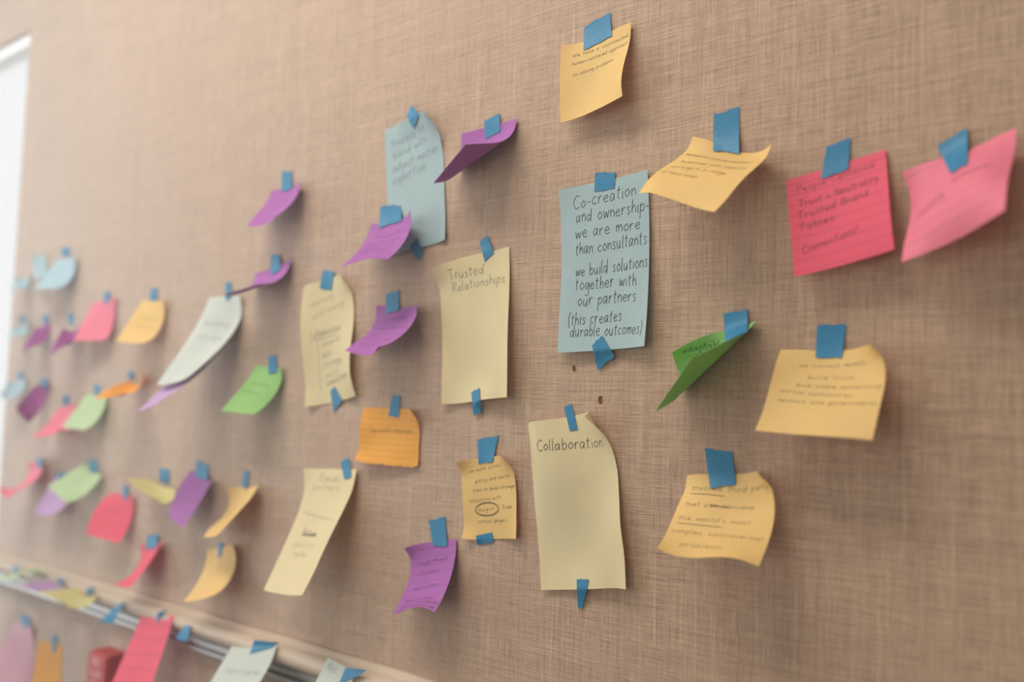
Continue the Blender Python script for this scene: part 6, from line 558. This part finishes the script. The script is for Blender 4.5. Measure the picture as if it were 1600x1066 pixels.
def dec(s): return [Vector([int(v)*1e-4 for v in r.split()]) for r in s.split(',')]
def cr_weights(t, n_):
    x = min(max(t, 0), 1)*(n_ - 1); i = min(int(x), n_ - 2); u = x - i
    w = (-.5*u + u*u - .5*u**3, 1 - 2.5*u*u + 1.5*u**3, .5*u + 2*u*u - 1.5*u**3, -.5*u*u + .5*u**3)
    W = {}
    def add(k, v): W[k] = W.get(k, 0) + v
    for k, ww in enumerate(w):
        q = i - 1 + k
        if q < 0: add(0, 2*ww); add(1, -ww)
        elif q >= n_: add(n_ - 1, 2*ww); add(n_ - 2, -ww)
        else: add(q, ww)
    return W
class Sheet:
    """A bent sheet: grid of points, smooth in between; a runs across, b runs down."""
    def __init__(s, pts, nu, nv): s.p = pts; s.nu = nu; s.nv = nv
    def at(s, a, b):
        r = Vector((0, 0, 0))
        wa = cr_weights(a, s.nu)
        for j, wb in cr_weights(b, s.nv).items():
            for i, w in wa.items(): r = r + s.p[j*s.nu + i]*(w*wb)
        r.y = min(r.y, -.0005)          # paper cannot pass through the wall
        return r
    def normal(s, a, b, e=.01):
        a = min(max(a, e), 1 - e); b = min(max(b, e), 1 - e)
        n_ = (s.at(a + e, b) - s.at(a - e, b)).cross(s.at(a, b - e) - s.at(a, b + e))
        return n_.normalized()          # a x up: towards the room (-y) on the written side

def sheet_mesh(name, sh, m, k, mat, thick, torn=0, rag=0, seed=0):
    rnd = random.Random(seed)
    V = []; UV = []; F = []
    tb = [1 - (torn and max(0, .5*(math.sin(i*1.9) + math.sin(i*.7 + 1))*.022 + (.03 if i in (k - 1, k - 2) else 0))) for i in range(k)]
    for side in (0, 1):
        for j in range(m):
            for i in range(k):
                a = i/(k - 1); b = j/(m - 1)*tb[i]
                V.append(None); V[-1] = sh.at(a, b) if side == 0 else None; UV.append((a, b))
    N0 = m*k
    for j in range(m):
        for i in range(k):
            a = i/(k - 1); b = j/(m - 1)*tb[i]
            nn = sh.normal(a, b); p = V[j*k + i]
            V[N0 + j*k + i] = p - nn*thick
    idx = lambda j, i: j*k + i
    for j in range(m - 1):
        for i in range(k - 1):
            F.append((idx(j, i), idx(j + 1, i), idx(j + 1, i + 1), idx(j, i + 1)))
            F.append(tuple(N0 + q for q in (idx(j, i), idx(j, i + 1), idx(j + 1, i + 1), idx(j + 1, i))))
    rim = [idx(0, i) for i in range(k)] + [idx(j, k - 1) for j in range(1, m)] + [idx(m - 1, i) for i in range(k - 2, -1, -1)] + [idx(j, 0) for j in range(m - 2, 0, -1)]
    nr = len(rim); R0 = len(V)
    V += [V[q].copy() for q in rim] + [V[N0 + q].copy() for q in rim]; UV += [UV[q] for q in rim]*2
    for q in range(nr):
        p = (q + 1) % nr
        F.append((R0 + q, R0 + p, R0 + nr + p, R0 + nr + q))
    return link(name, V, F, mat, None, True, UV)

def write(sh, wh, lines, col, parent, seed, extra=()):
    rnd = random.Random(seed)
    groups = {}
    for text, a0, b0, a1, b1, xh, dark in lines:
        if not text: continue
        adv = []; x = 0
        for ch in text:
            st, w = glyph(ch)
            adv.append((st, x)); x += w
        total = x - .28
        xh *= .001
        length = math.hypot((a1 - a0)*wh[0], (b1 - b0)*wh[1])
        sx = length/total
        for st, x0 in adv:
            if st is None: continue
            jy = rnd.uniform(-.07, .07); js = rnd.uniform(.92, 1.08); sl = .12 + rnd.uniform(-.05, .05)
            for s_ in st:
                s_ = [(px + rnd.uniform(-.03, .03), (py if py < 1.02 else 1 + (py - 1)*.82)*js + jy + rnd.uniform(-.03, .03)) for px, py in s_]
                pl = smooth_line(s_)
                q = []
                for px, py in pl:
                    t = (x0 + px + sl*py*.6)*sx/length
                    q.append((a0 + (a1 - a0)*t, b0 + (b1 - b0)*t - py*xh/wh[1]))
                groups.setdefault(dark, []).append((q, .00028 if (xh > .0045 or col == 'green') else (.00020 if xh > .0032 else .00015)))
    for dark, q, wd in extra: groups.setdefault(dark, []).append((q, wd))
    V, F, MI, mats = [], [], [], []
    for dark, strokes in groups.items():
        mats.append(ink(dark, col))
        for q, wd in strokes:
            q = [(min(max(a, .01), .995), min(max(b, .01), .99)) for a, b in q]
            P = [sh.at(a, b) for a, b in q]; NN = [sh.normal(a, b) for a, b in q]
            base = len(V)
            for i, p in enumerate(P):
                t = (P[min(i + 1, len(P) - 1)] - P[max(i - 1, 0)])
                if t.length < 1e-9: t = Vector((1, 0, 0))
                sd = NN[i].cross(t).normalized()*wd
                V += [p + NN[i]*.00016 + sd, p + NN[i]*.00016 - sd]
            F += [(base + 2*i, base + 2*i + 1, base + 2*i + 3, base + 2*i + 2) for i in range(len(P) - 1)]
            MI += [len(mats) - 1]*(len(P) - 1)
    if not F: return
    o = link('handwriting', V, F, mats[0], parent)
    for m_ in mats[1:]: o.data.materials.append(m_)
    o.data.polygons.foreach_set('material_index', MI)

tape_group = 'blue tape strips holding the notes'
for key, col, short, ruled, torn, wh, pts, tapes, lines in NOTES:
    sh = Sheet(dec(pts), 7, 7)
    near = len(lines) > 0 or wh[1] > .09
    m = 25 if near else 17
    o = sheet_mesh('sticky_note', sh, m, m, paper(col, ruled), .00012, torn)
    tag(o, short, 'sticky note', 'sticky notes taped to the wall')
    extra = []
    if key == 'y3':
        for rr in (1.0, 1.12):
            extra.append((.8, [(.43 + .20*rr*math.cos(t*PI/12 + .3), .635 + .075*rr*math.sin(t*PI/12 + .3)) for t in range(25)], .00025))
    if key == 'y7r':
        extra += [(.7, [(.1 + .36*t/8, .235 + .008*t/8) for t in range(9)], .0003), (.6, [(.06 + .46*t/8, .585 + .01*t/8) for t in range(9)], .0003)]
        extra += [(.7, [(.35 + .18*t/12, .355 + .012*(t % 2)) for t in range(13)], .0004)]
    if key == 'c3':
        extra += [(.8, [(.3 + .32*t/20, .52 + .018*(t % 2)) for t in range(21)], .0006)]
    if key == 'c4':
        extra += [(.3, [(.27, .47 + .42*t/6) for t in range(7)], .0003), (.3, [(.15 + .5*t/6, .475 - .01*t/6) for t in range(7)], .0003)]
    if key == 'c3':
        write(sh, wh, lines[:2], col, o, key); lines = lines[2:]
    if lines or extra: write(sh, wh, lines, col, o, key, extra)
    for k, tp in enumerate(tapes):
        tsh = Sheet(dec(tp), 6, 7)
        t = sheet_mesh('tape_strip', tsh, 13, 11, TAPE, .0001)
        where = 'on top of the ' if k == 0 else 'under the foot of the '
        tag(t, 'blue tape strip ' + where + short, 'tape', tape_group)
for tp, lab in zip(LOOSE, ('blue tape curl sticking out from the rail with no note', 'short blue tape piece on the rail right of the long pink note')):
    t = sheet_mesh('tape_strip', Sheet(dec(tp), 6, 7), 13, 11, TAPE, .0001)
    tag(t, lab, 'tape', 'bare tape pieces on the rail')

# ---------------------------------------------------------------- added scatter volume standing in for veiling glare in the lens
HZ = bpy.data.materials.new('glare_haze'); HZ.use_nodes = True
HZ.node_tree.nodes.clear()
vs = HZ.node_tree.nodes.new('ShaderNodeVolumeScatter'); vs.inputs['Density'].default_value = GLARE_HAZE; vs.inputs['Anisotropy'].default_value = .6
ho = HZ.node_tree.nodes.new('ShaderNodeOutputMaterial'); HZ.node_tree.links.new(vs.outputs[0], ho.inputs['Volume'])
if GLARE_HAZE:
    hz = boxes('glare_haze', [(LX - .2, 3.2, -5.2, .2, -.2, 2.9)], HZ); tag(hz, kind='structure')
# ---------------------------------------------------------------- fire alarm pull station below the rail
ps = bpy.data.objects.new('fire_alarm_pull_station', None); COL.objects.link(ps)
ps.location = (-.716, 0, 1.016)
tag(ps, 'red fire alarm pull station on the wall below the rail', 'fire alarm')
boxes('housing', [(-.027, .027, -.028, 0, -.06, .058)], RED, ps, .0015)
boxes('cover_plate', [(-.026, .026, -.033, -.028, -.058, .056)], RED, ps, .0015)
boxes('pull_handle', [(-.022, .022, -.040, -.033, -.035, .006)], BLACK, ps, .002)
def block_text(parent, text, cx, cz, h, y, mat, name='lettering'):
    V, F = [], []
    w = sum(glyph(c)[1] for c in text)*h*.5; x = cx - w/2
    for ch in text:
        st, gw = glyph(ch)
        for s_ in st or []:
            for (ax, az), (bx, bz) in zip(s_, s_[1:]):
                p = Vector((x + ax*h*.5, y, cz + az*h*.5)); q = Vector((x + bx*h*.5, y, cz + bz*h*.5))
                d = (q - p); sd = Vector((-d.z, 0, d.x)).normalized()*h*.09; k = len(V)
                V += [p + sd, p - sd, q - sd, q + sd]; F.append((k, k + 1, k + 2, k + 3))
        x += gw*h*.5
    link(name, V, F, mat, parent)
GLY.update({'I': '.1,2 .1,0', 'U': '.1,2 .1,.4 .5,0 .9,.4 .9,2', 'O': '.5,2 .05,1.5 .05,.5 .5,0 .95,.5 .95,1.5 .5,2', 'M': '.05,0 .1,2 .6,.8 1.1,2 1.15,0'})
block_text(ps, 'FIRE', 0, .040, .012, -.0335, PINKW)
block_text(ps, 'ALARM', 0, .0255, .010, -.0335, PINKW)
block_text(ps, 'PULL', 0, .011, .010, -.0335, PINKW)
